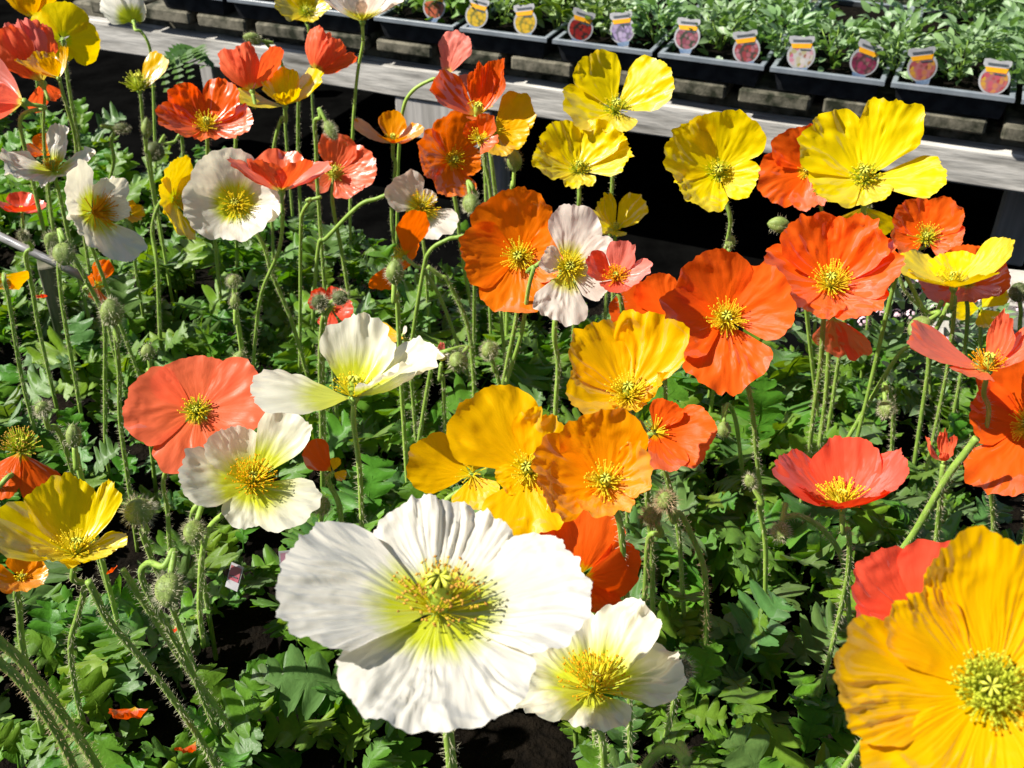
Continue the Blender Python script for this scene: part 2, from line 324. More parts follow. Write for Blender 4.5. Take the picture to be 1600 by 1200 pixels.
for i, (xa, xb) in enumerate(tray_px):
    t0 = -0.02; sa, sb = s_at(xb, t0, ZT1), s_at(xa, t0, ZT1)
    root = empty('seedling_tray', BP((sa+sb)/2, t0+TRAYD/2, ZT0)); root.rotation_euler = bench.rotation_euler
    tag(root, 'black plastic seedling tray '+tray_names[i], 'tray', 'seedling trays on the bench')
    hw = (sb-sa)/2-0.003; hd = TRAYD/2; hz = ZT1-ZT0; tp = 0.014; th = 0.003
    m = MB()     # tapered open box
    ring = lambda ex, ey, z: [(-ex, -ey, z), (ex, -ey, z), (ex, ey, z), (-ex, ey, z)]
    vs = ring(hw-tp, hd-tp, 0)+ring(hw-0.006, hd-0.006, hz-0.004)+ring(hw-0.006-th, hd-0.006-th, hz-0.004)+ring(hw-tp-th, hd-tp-th, 0.004)
    fs = [(3, 2, 1, 0), (12, 13, 14, 15)]
    for k in range(3):
        for q in range(4): fs.append((k*4+q, k*4+(q+1) % 4, k*4+4+(q+1) % 4, k*4+4+q))
    m.add(vs, fs); m.build('tray_body', TRAY, root, False)
    m = MB(); lip = 0.009
    for (lo, hi) in (((-hw, -hd, hz-0.0035), (hw, -hd+lip, hz)), ((-hw, hd-lip, hz-0.0035), (hw, hd, hz)), ((-hw, -hd+lip+.0002, hz-0.0035), (-hw+lip, hd-lip-.0002, hz)), ((hw-lip, -hd+lip+.0002, hz-0.0035), (hw, hd-lip-.0002, hz))):
        m.box(lo, hi, None, 0.001)
    m.box((-hw, -hd-0.0015, hz-0.0075), (hw, -hd-0.0002, hz-0.0005))
    m.build('tray_rim', RIM, root, False)
    m = MB(); m.grid([[(-hw+0.015+(2*hw-0.03)*a/12, -hd+0.015+(2*hd-0.03)*c/20, hz-0.009+0.004*nz(a+i*9, c)) for c in range(21)] for a in range(13)])
    m.build('tray_soil', SOIL, root)
    trays.append((root, sa, sb, t0))
# plants: a front row of countable plants, one at each tag and between; the mass behind is one foliage
tag_px = [(672, 'coral flower photo', 'behind the tall blush poppy'), (741, 'yellow flower photo', 'nearer the pink bud'), (822, 'yellow flower photo', 'beside a bright green leaf'), (903, 'red flower photo', 'on the black tray'),
          (975, 'lavender flower photo', 'leaning in the tray'), (1072, 'dusky pink flower photo', 'above the yellow poppy'), (1173, 'dusky pink flower photo', 'under the pink bloom'),
          (1256, 'pale pink and white photo', 'on the grey tray rim'), (1345, 'maroon flower photo', 'beside the tray joint'), (1448, 'yellow, red and pink photo', 'third tag after the tray joint'), (1557, 'yellow, red and pink photo', 'last in the row')]
tag_labels = ['white plant tag with coral flower photo behind the blush poppy', 'white plant tag with yellow photo at the left end of its tray', 'white plant tag with yellow photo beside a bright green leaf',
  'white plant tag with bright red flower photo', 'tilted white plant tag with lavender flower photo', 'white plant tag with dusky pink photo above the yellow poppy', 'tilted white plant tag with dusky pink photo below a pink bloom',
  'white plant tag with pale pink and white photo', 'white plant tag with dark maroon photo', 'plant tag with yellow and rose photo, second from the right end', 'plant tag with yellow and rose photo, rightmost of the row']
TAGC = [([(.55, .09, .02), (.7, .18, .08)], (.1, .05, .01)), ([(.75, .5, .01), (.7, .42, .01)], (.25, .22, .02)), ([(.75, .5, .01), (.72, .4, .01)], (.3, .26, .02)), ([(.45, .02, .01), (.3, .01, .01), (.55, .04, .01)], (.02, .015, .01)),
  ([(.4, .3, .55), (.55, .45, .65), (.2, .12, .3)], (.2, .18, .25)), ([(.5, .18, .22), (.25, .05, .08), (.55, .25, .3)], (.03, .06, .02)), ([(.6, .25, .3), (.35, .05, .06), (.6, .1, .08)], (.08, .08, .06)),
  ([(.6, .12, .25), (.7, .65, .6), (.4, .35, .06), (.35, .02, .08)], (.7, .68, .66)), ([(.15, .01, .04), (.4, .05, .12), (.3, .2, .15)], (.12, .05, .05)), ([(.7, .4, .02), (.5, .1, .12), (.2, .06, .02)], (.6, .2, .2)), ([(.7, .42, .02), (.6, .12, .16), (.45, .02, .03)], (.55, .2, .2))]
def make_tag(i, xp, lab):
    t0 = -0.003; zc = ZT1+0.026
    s = s_at(xp, t0, zc); lean = R_(random.uniform(-15, 15)) if i not in (4, 6) else R_(-14)
    root = empty('plant_tag', BP(s, t0+random.uniform(-.004, .006), ZT1-0.006+random.uniform(-.005, .004))); root.scale = (.87, .87, .87); root.rotation_euler = (R_(random.uniform(-22, -6)), lean, bench.rotation_euler.z+R_(random.uniform(-4, 14)))
    tag(root, lab, 'plant tag', 'picture tags in the trays')
    rc, zc0 = 0.027, 0.032
    m = MB(); out = []
    # silhouette: stake, disc, neck and a swept header
    prof = [(0.010, -0.006), (0.011, 0.006)]
    for a in range(-62, 56, 9): prof.append((rc*math.cos(R_(a)), zc0+rc*math.sin(R_(a))))
    prof += [(0.0205, zc0+0.0225), (0.0245, zc0+0.027), (0.0235, zc0+0.0345), (0.015, zc0+0.0355), (0.004, zc0+0.0335)]
    out = prof + [(-x, z+(0.002 if z > 0.06 else 0)) for x, z in reversed(prof)]
    N_ = len(out); th = 0.0008
    vs = [(x, -th, z) for x, z in out]+[(x, 0, z) for x, z in out]
    fs = [tuple(range(N_)), tuple(range(2*N_-1, N_-1, -1))]+[(k, k+N_, (k+1) % N_+N_, (k+1) % N_) for k in range(N_)]
    m.add(vs, fs); m.build('tag_body', PLASTIC, root, False)
    m = MB(); c = [(0.0232*math.cos(2*math.pi*k/28), -th-0.0004, zc0-0.001+0.0225*math.sin(2*math.pi*k/28)) for k in range(28)]
    c = [(x, y, min(z, zc0+0.0125)) for x, y, z in c]
    m.add(c, [tuple(range(28))]); m.build('printed_photo', photo_mat('tag_photo', *TAGC[i]), root, False)
    m = MB(); m.add([(-0.017, -th-0.0008, zc0+0.014), (0.018, -th-0.0008, zc0+0.0128), (0.0205, -th-0.0008, zc0+0.021), (-0.0195, -th-0.0008, zc0+0.0225)], [(0, 1, 2, 3)]); m.build('orange_banner', ORG, root, False)
    m = MB(); m.add([(-0.016, -th-0.0008, zc0+0.026), (0.019, -th-0.0008, zc0+0.0245), (0.019, -th-0.0008, zc0+0.0285), (-0.016, -th-0.0008, zc0+0.030)], [(0, 1, 2, 3)])
    m.add([(-0.002, -th-0.0012, zc0+0.0095), (0.018, -th-0.0012, zc0+0.008), (0.018, -th-0.0012, zc0+0.0105), (-0.002, -th-0.0012, zc0+0.012)], [(0, 1, 2, 3)]); m.build('print_line', INK, root, False)
    m = MB(); m.add([(-0.0105, -th-0.0004, 0.0), (0.0105, -th-0.0004, 0.0), (0.0135, -th-0.0004, 0.0085), (-0.0135, -th-0.0004, 0.0085)], [(0, 1, 2, 3)]); m.build('blue_print', BLU, root, False)
for i, ((xp, _, _), lab) in enumerate(zip(tag_px, tag_labels)): make_tag(i, xp, lab)
# front-row plants
kk = 0
front_px = [(620, 0), (705, 1), (782, 0), (864, 1), (940, 0), (1022, 0), (1122, 0), (1214, 0), (1300, 0), (1396, 0), (1502, 0), (1605, 0)]
for i, (xp, typ) in enumerate(front_px):
    s = s_at(xp, 0.05, ZT1); loc = BP(s, 0.06+0.02*random.random(), ZT1-0.012)
    root = empty('bedding_plant', loc)
    if i == 0: lab = 'bedding seedling behind the tray beside the blush poppy'
    elif i == len(front_px)-1: lab = 'grey-green bedding seedling at the end of the tag row'
    else:
        a_, b_ = tag_px[i-1][1], tag_px[i][1]
        lab = '%s bedding seedling between the %s tags' % ('bright green' if typ else 'grey-green', (a_.replace(' photo', '')+' and '+b_.replace(' photo', '')) if a_ != b_ else 'two '+a_.replace(' flower photo', '').replace(' photo', ''))
    tag(root, lab, 'seedling', 'front row of bedding seedlings')
    m = MB(); leaf_cloud(m, 0, 0, 0.0, 0.062, 0.048, 0.085, 190 if not typ else 110, 0.024 if not typ else 0.034, 0.011 if not typ else 0.02, 0.5, 100+i)
    tag(m.build('foliage', SEEDG if typ else SEEDL, root), kind='stuff')
    m = MB()
    for q in range(5):
        a = q*1.3; m.tube([Vector((0, 0, -0.005)), Vector((0.012*math.cos(a), 0.012*math.sin(a), 0.03)), Vector((0.03*math.cos(a), 0.03*math.sin(a), 0.06))], [0.0016, 0.0013, 0.0008], 5)
    tag(m.build('plant_stems', STEM, root), kind='stuff')
mass = MB()
for i in range(330):
    s = random.uniform(-0.75, S1-0.2); t = random.uniform(0.10, 1.6)
    p = BP(s, t, ZT1-0.01); xx, yy, dd = proj(p)
    if xx < 330 or xx > 1720 or yy < -110: continue
    leaf_cloud(mass, p.x, p.y, p.z, 0.07, 0.065, 0.08+0.03*random.random(), 95, 0.025, 0.011, 0.5, 500+i)
tag(mass.build('bedding_foliage', SEEDL), 'grey-green mass of bedding seedlings filling the bench', None, None, 'stuff')
m = MB()
rt = at(1178, 20, 2.05)
bl = empty('pink_bloom', rt); tag(bl, 'single bright pink bloom among the grey-green seedlings', 'flower')
for q in range(7):
    a = q*0.9; P = [[(0.017*u*math.cos(a+v*0.5), 0.017*u*math.sin(a+v*0.5), 0.006*u*u+0.004*(q % 3)) for v in (-1, 0, 1)] for u in (0, .4, .8, 1)]
    mm = MB(); mm.grid(P, [[(u, .5+v*.2) for v in (-1, 0, 1)] for u in (0.3, .5, .8, 1)]); mm.build('petal', PET['pink'], bl)
m.tube([Vector((0, 0, 0)), Vector((0.004, 0.002, -0.05)), Vector((0, 0, -0.1))], 0.0012, 5); m.build('stem', STEM, bl)

# ------------------------------------------------------------------ poppies
def petal_mesh(R, ln, hw, b0, b1, seed, nu, nv, ruff, plan=0.35, side=0.0):
    """one fan-shaped, crinkled petal; local x = outwards, z = flower axis"""
    P = []; UV = []; L = ln*R; hwr = R_(hw*0.93); B0, B1 = R_(b0), R_(b1)
    # integrate the bending profile
    K = 40; prof = [(0.0, 0.0)]
    for k in range(K):
        be = B0+(B1-B0)*(k+.5)/K; prof.append((prof[-1][0]+math.cos(be)/K, prof[-1][1]+math.sin(be)/K))
    def pr(t):
        t = max(0, min(1.2, t)); k = min(K-1, int(t*K)); f = t*K-k
        a, c = prof[k], prof[k+1]; return a[0]+(c[0]-a[0])*f, a[1]+(c[1]-a[1])*f
    sx = seed*7.31
    for i in range(nu+1):
        u = i/nu; row = []; ru = []
        for j in range(nv+1):
            v = -1+2*j/nv
            ang = hwr*v*(0.70+0.30*sm(0, 0.4, u))
            o = 1-0.20*abs(v)**3.0-0.10*abs(v)**8
            o *= 1+0.08*nz(v*2.0, sx)+0.045*nz(v*6, sx, 3)+0.024*nz(v*19, sx, 5)+0.012*nz(v*45, sx, 7)
            t = u*o
            be = B0+(B1-B0)*t
            rho, h = pr(t); _, h2 = pr(t*math.cos(ang)); h = h+(h2-h)*plan
            h += side*(t*math.sin(ang))**2
            am = t**1.25
            # irregular folds: warped so that creases wander, fork and fade instead of pleating evenly
            w1 = 0.55*nz(t*2.3, ang*1.7, sx+5); w2 = 0.5*nz(ang*2.1, t*1.9, sx+15)
            pk = sm(-0.25, 0.45, nz(ang*1.6, t*1.4, sx+91))                     # where the sheet is crumpled at all
            f = 0.9*nz(ang*1.4+3, t*2.0, sx+61)+0.8*nz(ang*2.8+w1, t*1.2, sx)
            f += pk*(0.75*nz(ang*6.5+3*w1, t*1.8+w2, sx+9)+0.40*nz(ang*15+5*w1, t*3.0+2*w2, sx+17)+0.17*nz(ang*32+7*w1, t*6, sx+23))
            f += 0.7*(0.35-abs(nz(ang*4.2+2*w2, t*3.6+2*w1, sx+71)))+0.40*pk*(0.3-abs(nz(ang*9+3*w1, t*8+3*w2, sx+31)))
            f += sm(0.6, 1.0, t)*(1.0*nz(ang*4.4, sx+41)+0.45*pk*nz(ang*12+2*w1, sx+47)+0.25*nz(ang*27, t*4, sx+83))
            if nu > 50: f = 0.62*f+(0.25+1.2*pk)*(0.40*nz(ang*9+3.5*w1, t*1.1, sx+101)+0.34*nz(ang*22+5*w1, t*1.5, sx+103)+0.20*nz(ang*50+7*w1, t*2.2, sx+105))
            dsp = ruff*1.12*am*f
            x = (rho-math.sin(be)*dsp)*L; z = (h+math.cos(be)*dsp)*L
            a2 = ang+0.04*am*nz(t*3, v*2, sx+53)
            row.append((x*math.cos(a2), x*math.sin(a2), z)); ru.append((min(1, t), 0.5+ang/math.pi))
        P.append(row); UV.append(ru)
    m = MB(); m.grid(P, UV); return m

def stem_points(pts, n=14):
    """Catmull-Rom through world points"""
    out = []; P = [pts[0]*2-pts[1]]+list(pts)+[pts[-1]*2-pts[-2]]
    for i in range(1, len(P)-2):
        for k in range(n):
            t = k/n; a, b, c, d = P[i-1], P[i], P[i+1], P[i+2]
            out.append(0.5*((2*b)+(c-a)*t+(2*a-5*b+4*c-d)*t*t+(3*b-a-3*c+d)*t**3))
    out.append(pts[-1]); return out
def add_hairs(pts, r, dens, ln, rng, frac=1.0, parent=None, mat=None, zmin=0.0):
    m = MB(); tot = 0.0
    for i in range(len(pts)-1):
        a, b = pts[i], pts[i+1]; L = (b-a).length; tot += L*dens
        if a.z < zmin: break
        t = (b-a).normalized(); e = t.orthogonal().normalized(); f = t.cross(e)
        while tot > 1:
            tot -= 1; th = rng.uniform(0, 2*math.pi); d = e*math.cos(th)+f*math.sin(th)
            p = a+(b-a)*rng.random()+d*r*0.8; q = p+(d+t*rng.uniform(-0.5, 0.3)).normalized()*ln*rng.uniform(0.6, 1.2)
            s1 = t*0.00008; s2 = t.cross(d)*0.00008
            md = p+(q-p)*0.55+t*rng.uniform(-1, 1)*ln*0.12
            m.add([p+s1, p-s1*0.5+s2, p-s1*0.5-s2, md+s1*.7, md-s1*.35+s2*.7, md-s1*.35-s2*.7, q], [(0, 1, 4, 3), (1, 2, 5, 4), (2, 0, 3, 5), (3, 4, 6), (4, 5, 6), (5, 3, 6)])
    if m.v: tag(m.build('hairs', mat or HAIR, parent, False), kind='stuff')
def make_stem(root, start, d0, pxpts, r, seed, hairy=1.0, pale=False, hair_mat=None, name='stem'):
    """stem from START leaving along D0, through photo points kept in one upright plane, down to the soil"""
    rng = random.Random(seed)
    W = [start, start+d0.normalized()*0.012]
    Y = start.y
    if pxpts:
        for i, q in enumerate(pxpts):
            W.append(at_plane_y(q[0], q[1], Y+(q[2] if len(q) > 2 else 0.004*(i+1))))
    else:
        W.append(start+Vector((rng.uniform(-.012, .012), rng.uniform(-.005, .015), -0.07)))
    last = W[-1]; prv = W[-2]
    lean = (last-prv); lean = lean/max(1e-6, abs(lean.z)) if lean.z < -0.005 else Vector((0, 0, -1))
    lean.x = max(-.5, min(.5, lean.x)); lean.y = max(-.3, min(.3, lean.y))
    if last.z > ZS+0.05:
        for fr in (0.45, 1.0):
            W.append(Vector((last.x+lean.x*(last.z-ZS)*fr*0.6, last.y+lean.y*(last.z-ZS)*fr*0.6, last.z+(ZS-0.005-last.z)*fr)))
    pts = stem_points([p-start for p in W], 7)
    m = MB(); m.tube(pts, [r*(1.0+0.12*nz(i*0.4, seed)) for i in range(len(pts))], 7)
    o = m.build(name, STEMP if pale else STEM, root)
    if hairy: add_hairs(pts, r, 2300*hairy, 0.0031, rng, 1, o, hair_mat, zmin=-(start.z-ZS-0.06))
    return o
FLOWERS = []            # (short phrase, pixel x, pixel y) for naming the leaf clumps
def flower(label, short, colr, c, r, ax, petals, depth=None, stem=None, cat='poppy', seed=None, ruff=0.075, fil=None, fl=0.30, fmat=None, amat=None, nfil=None, pist=1.0, hairy=1.0, R=None, pale=False, group='poppies in bloom', plan=0.35, bowl=36, fth=None, stem_r=None):
    seed = seed if seed is not None else int(c[0]*3+c[1]*7)
    rng = random.Random(seed)
    rr = ray(*c); down = -rr.z
    if depth is None:
        dpl = 0.30/down; Rp = r*dpl/F; depth = dpl*math.sqrt(0.041/Rp); depth = min(max(depth, 0.72*dpl), 1.25*dpl)
    Rw = r*depth/F*(1+bowl*0.0026)
    C = at(c[0], c[1], depth)
    # view frame at that pixel
    vz = -rr.normalized(); vx = (RIGHT-vz*RIGHT.dot(vz)).normalized(); vy = vz.cross(vx)
    A = (vx*ax[0]+vy*ax[1]+vz*ax[2]).normalized()
    e1 = (vx-A*vx.dot(A))
    e1 = e1.normalized() if e1.length > 0.2 else (vz-A*vz.dot(A)).normalized()*(-1 if ax[0] > 0 else 1)
    e2 = A.cross(e1)
    flip = ax[2] < -0.05
    root = empty('poppy_flower', C)
    tag(root, label, cat, group); FLOWERS.append((short, c[0], c[1], r))
    M = Matrix(((e1.x, e2.x, A.x), (e1.y, e2.y, A.y), (e1.z, e2.z, A.z))).to_4x4()
    px = r
    nu = 16 if px < 60 else 26 if px < 140 else 60; nv = int(nu*1.5)
    for k, p in enumerate(petals):
        az, ln, hw, b0, b1 = p[:5]; rf = p[5] if len(p) > 5 else ruff; mc = p[6] if len(p) > 6 else colr; sd = p[7] if len(p) > 7 else 0.0
        if flip: az = -az
        if b0 > 0: b0, b1 = b0*0.62, b1+bowl
        pmb = petal_mesh(Rw, ln, hw, b0, b1, seed*0.37+k*5.1, nu, nv, rf, plan, sd)
        po = pmb.build('petal', PET[mc], root)
        po.matrix_local = M @ Matrix.Rotation(R_(az), 4, 'Z') @ Matrix.Translation((0.0006, 0, 0.0005*(k % 2)+0.0002*k))
    # stamens
    nf = nfil if nfil is not None else (54 if px < 60 else 95 if px < 120 else 180)
    if nf:
        m = MB(); ma = MB(); fr = fth or (0.00026 if px < 130 else 0.00024)
        for q in range(nf):
            a = rng.uniform(0, 2*math.pi); el = R_(rng.uniform(30, 84)); L = Rw*fl*0.76*rng.uniform(0.7, 1.15)
            d = Vector((math.cos(a)*math.cos(el), math.sin(a)*math.cos(el), math.sin(el)))
            p0 = Vector((math.cos(a), math.sin(a), 0))*Rw*0.035+Vector((0, 0, Rw*0.03)); p1 = p0+d*L*0.55+Vector((rng.uniform(-.05, .05), rng.uniform(-.05, .05), -0.02))*L; p2 = p0+d*L+Vector((math.cos(a), math.sin(a), -0.2))*L*0.10
            m.tube([p0, p1, p2], [fr*1.2, fr, fr*0.8], 3, False)
            t = Vector((rng.uniform(-1, 1), rng.uniform(-1, 1), rng.uniform(-.6, .6))).normalized()*max(0.0007, Rw*0.019)
            w_ = t.orthogonal().normalized()*max(0.00042, Rw*0.0095); w2 = t.cross(w_).normalized()*w_.length
            ma.add([p2-t, p2+w_, p2+w2, p2-w_, p2-w2, p2+t], [(0, 2, 1), (0, 3, 2), (0, 4, 3), (0, 1, 4), (5, 1, 2), (5, 2, 3), (5, 3, 4), (5, 4, 1)])
        so_ = tag(m.build('stamens', fmat or FIL, root), kind='stuff'); so_.matrix_local = M
        tag(ma.build('anthers', amat or ANTHY, so_), kind='stuff')
    if pist:
        m = MB(); h = Rw*0.24*pist; wd = Rw*0.075*min(1.2, pist); n = 10
        prof = [(0.35, 0), (0.75, 0.2), (1.0, 0.5), (0.95, 0.75), (0.8, 0.92), (0.85, 0.98)]
        for i in range(len(prof)-1): pass
        P = [[(wd*a*math.cos(2*math.pi*k/n), wd*a*math.sin(2*math.pi*k/n), h*z) for k in range(n+1)] for a, z in prof]; m.grid(P)
        po = m.build('pistil', PIST, root); po.matrix_local = M
        m = MB()
        for k in range(7):
            a = 2*math.pi*k/7; d = Vector((math.cos(a), math.sin(a), 0)); s_ = Vector((-d.y, d.x, 0))*wd*0.24
            c0 = Vector((0, 0, h*1.06)); c1 = d*wd*0.75+Vector((0, 0, h*1.04)); c2 = d*wd*1.25+Vector((0, 0, h*0.93)); up = Vector((0, 0, wd*0.22)); lo = Vector((0, 0, -wd*.15))
            m.add([c0+up, c1+s_+lo, c1+up, c1-s_+lo, c2], [(0, 1, 2), (0, 2, 3), (2, 1, 4), (2, 4, 3), (1, 0, 3), (1, 3, 4)])
        m.build('stigma', STIG, po)
    m = MB(); n = 8; P = [[(Rw*0.06*a*math.cos(2*math.pi*k/n), Rw*0.06*a*math.sin(2*math.pi*k/n), -Rw*0.06*z) for k in range(n+1)] for a, z in ((0.2, -0.6), (1.0, -0.3), (1.1, 0.3), (0.7, 1.0), (0.5, 1.5))]
    m.grid(P); ro = m.build('receptacle', STEM, root); ro.matrix_local = M
    if stem is not False:
        make_stem(root, C-A*Rw*0.07, -A, stem or [], stem_r or random.uniform(0.0014, 0.0018), seed+5, hairy, pale)
        st = [o for o in root.children if o.name.startswith('stem')][-1]; st.location = -A*Rw*0.07
    return root
def q4(az, ln=1.0, hw=62, b0=20, b1=8, rf=0.075, var=0.12, seed=0, pair=10):
    rg = random.Random(seed+int(az*3)); return [(az+90*k+rg.uniform(-9, 9), ln*(1+rg.uniform(-var, var)), hw*(1+rg.uniform(-.1, .1)), b0+(pair if k % 2 else 0)+rg.uniform(-4, 4), b1+(pair*.6 if k % 2 else 0)+rg.uniform(-7, 7), rf) for k in range(4)]
fw = flower
# --- foreground whites
fw('huge white poppy with broad crinkled petals in the foreground', 'huge white poppy', 'white', (686, 958), 234, (0, .69, .72),
   [(6, .98, 50, 10, 6, .075), (86, .90, 58, 8, -2, .085), (176, 1.04, 52, 26, 4, .05), (268, .90, 66, 2, -16, .085)], stem=[(698, 1120), (706, 1200), (716, 1290)], fl=.36, amat=ANTHB, nfil=150, fmat=FIL, pist=1.25, pale=True, stem_r=.0021, bowl=14, fth=.00016)
fw('smaller ruffled white poppy beside the huge white one', 'small ruffled white poppy', 'cream', (928, 1082), 132, (0.05, .70, .70),
   [(122, 1.0, 44, 50, 0, .11), (55, 1.05, 42, 52, 2, .13), (8, 1.0, 42, 26, -12, .13), (192, 1.0, 50, 22, -16, .12), (272, .62, 60, 20, -40, .12)], fl=.50, nfil=170, amat=ANTH, stem=[(940, 1150), (946, 1230)], pale=True)
fw('white poppy with golden stamens overlapping the salmon poppy', 'white poppy overlapping the salmon one', 'cream', (392, 757), 99, (.12, .55, .82),
   [(186, 1.05, 46, 18, -14, .07), (56, 1.22, 36, 60, 2, .06), (125, .88, 52, 34, -4, .05), (322, 1.02, 50, 12, -24, .05), (268, .78, 46, 10, -30, .06)], fl=.44, nfil=190, amat=ANTH, stem=[(325, 830), (312, 940), (318, 1010)], pale=True)
fw('creamy white poppy seen from the side with a wide pointed petal', 'creamy side-on white poppy', 'cream', (553, 622), 128, (0, .90, .44),
   [(184, 1.1, 46, 4, -22, .06), (82, .98, 62, 46, 40, .07), (8, 1.08, 46, 34, 6, .09), (318, .82, 52, 56, 16, .10)], nfil=60, stem=[(562, 740), (566, 850), (569, 960)], pale=True)
fw('three-petalled white poppy with pale yellow heart beside an orange poppy', 'upright white poppy in the middle', 'blush', (886, 420), 92, (.25, .25, .93),
   [(82, 1.02, 42, 18, 6, .09), (258, 1.02, 42, 12, 4, .09), (335, .72, 42, 20, 10, .06), (28, .80, 34, 26, 20, .06), (165, .55, 44, 38, 20, .10)], fl=.36, nfil=110, amat=ANTHY, stem=[(866, 520), (872, 570), (868, 640)], pale=True, depth=.60, bowl=12)
fw('round white poppy tucked behind the red cup poppy', 'round white poppy on the left', 'white', (368, 320), 78, (-.05, .25, .95), q4(20, 1.0, 64, 16, 6, .05, .06), fl=.42, nfil=110, stem=[(410, 380), (424, 425), (455, 500)])
fw('white poppy facing right with a half ring of golden stamens', 'white poppy facing right', 'white', (146, 332), 86, (.62, .15, .77),
   [(150, .95, 56, 20, 0, .10), (235, .85, 48, 14, 4, .08), (290, 1.05, 46, 26, 14, .06), (10, .62, 62, 62, 52, .05), (70, .72, 50, 40, 24, .08)], fl=.46, nfil=120, amat=ANTH, stem=[(156, 420), (200, 540), (230, 620)], pist=0, fmat=ANTH)
fw('crumpled white poppy seen nearly edge-on at the left side', 'crumpled white poppy at the left', 'white', (84, 268), 66, (-.1, .86, .5),
   [(180, 1.1, 54, 10, 0, .13), (60, 1.0, 40, 58, 44, .13), (350, .95, 50, 22, 6, .13), (265, .7, 60, 2, -6, .12)], fl=.3, amat=ANTH, stem=[(92, 300), (110, 380)])
fw('small white poppy with a spiky yellow centre behind an orange poppy', 'small spiky-centred white poppy', 'blush', (658, 326), 58, (.15, .3, .94),
   [(140, .98, 62, 14, 2, .09), (310, 1.05, 52, 16, 4, .08), (60, .5, 50, 30, 10, .08)], fl=.55, nfil=140, amat=ANTH, stem=[(664, 400), (668, 470)])
fw('white poppy at the top edge seen from underneath with green heart', 'white poppy seen from underneath', 'white', (209, 34), 56, (-.05, .55, -.83),
   [(165, 1.1, 50, 30, 40, .05), (95, .9, 60, 36, 50, .05), (15, .75, 52, 40, 60, .05), (265, .40, 66, 46, 60, .05)], nfil=40, pist=0, stem=[(221, 50, -.01), (234, 75, -.01), (239, 130), (243, 250)], pale=True)
fw('pale blush white cup poppy on a tall stem at the top edge', 'blush white cup poppy at the top', 'blush', (566, 34), 74, (0, .97, .22),
   [(175, 1.0, 52, 40, 6, .06), (90, .9, 62, 46, 16, .06), (5, 1.0, 52, 40, 4, .06), (238, .85, 52, 56, 26, .06), (302, .85, 52, 56, 24, .06)], amat=ANTH, nfil=60, fl=.42, stem=[(567, 70), (558, 120), (551, 210), (547, 330)], pale=True, hairy=.6)
# --- golden cluster in the middle
fw('golden yellow poppy above the orange-gold pair in the centre', 'upper golden poppy of the cluster', 'gold', (982, 622), 118, (0, .62, .78),
   [(128, 1.02, 52, 30, 22, .10), (58, 1.12, 52, 34, 26, .11), (190, .80, 50, 20, 2, .09), (268, .34, 74, 18, 2, .12), (335, .72, 48, 40, 44, .12)], fl=.34, nfil=120, stem=[(1005, 672), (1010, 760), (1018, 850), (1020, 950)], depth=.50)
fw('amber poppy with a neat ring of anthers at the cluster front', 'amber poppy of the cluster', 'amber', (946, 757), 110, (.02, .35, .93),
   [(95, 1.0, 66, 26, 14, .08), (182, 1.05, 60, 20, 10, .10), (12, .82, 58, 40, 34, .10), (270, .62, 66, 22, 8, .11)], fl=.34, nfil=90, amat=ANTHY, stem=[(968, 815), (976, 900), (984, 1000)], depth=.43)
fw('crinkled golden poppy facing forwards left of the amber one', 'crinkled golden poppy of the cluster', 'gold', (826, 738), 122, (-.10, .30, .95),
   [(128, 1.15, 54, 22, 20, .09), (265, .92, 54, 16, 6, .06), (62, .8, 54, 34, 30, .10), (330, .72, 46, 20, 4, .08), (205, .4, 50, 20, 4, .08)], fl=.30, nfil=90, stem=[(870, 850), (882, 900), (890, 960)], depth=.475, bowl=16)
fw('plain yellow petals sticking out left of the golden cluster', 'yellow poppy left of the cluster', 'gold', (738, 742), 92, (-.2, .25, .94),
   [(165, 1.02, 50, 16, 10, .045), (285, .68, 60, 14, 2, .06), (80, .7, 55, 20, 10, .06)], nfil=20, pist=0, depth=.52, stem=[(690, 790), (682, 860)])
fw('orange-red poppy half hidden right of the golden cluster', 'orange-red poppy right of the cluster', 'flame', (1022, 675), 86, (.25, .30, .92),
   [(350, 1.0, 56, 14, 6, .04), (65, .6, 50, 24, 14, .06), (278, .85, 52, 12, 6, .04)], nfil=16, pist=0, depth=.56, stem=[(1040, 740), (1060, 830)])
fw('big shaded red poppy under the golden cluster', 'shaded red poppy under the cluster', 'flame', (908, 902), 118, (.05, .55, -.80),
   [(178, .95, 62, 12, 10, .05), (262, .95, 62, 12, 10, .04), (350, .84, 62, 14, 14, .04), (88, .9, 60, 14, 10, .05)], nfil=0, pist=0, depth=.46, stem=[(915, 960, .03), (925, 1040, .03)])
# --- big oranges and yellows on the right
fw('large orange-red poppy with a big yellow stamen tuft', 'large orange-red poppy', 'flame', (1135, 500), 104, (.02, .28, .96),
   [(112, 1.0, 62, 26, 12, .06), (20, .98, 60, 24, 6, .06), (272, 1.04, 56, 8, -8, .11), (192, .98, 58, 20, 10, .07)], fl=.34, nfil=130, amat=ANTHY, stem=[(1170, 610), (1185, 740), (1192, 830)])
fw('open scarlet-orange poppy with frilled petals and spidery stamens', 'frilled scarlet-orange poppy', 'flame', (1298, 448), 108, (.02, .58, .81),
   [(118, 1.02, 52, 34, 22, .10), (52, 1.02, 50, 34, 20, .12), (8, .98, 46, 20, 8, .11), (186, .98, 54, 18, 4, .09), (318, .80, 46, 10, -6, .10), (250, .62, 52, 6, -12, .08)], fl=.36, nfil=140, stem=[(1287, 500), (1283, 560), (1272, 640), (1262, 720)])
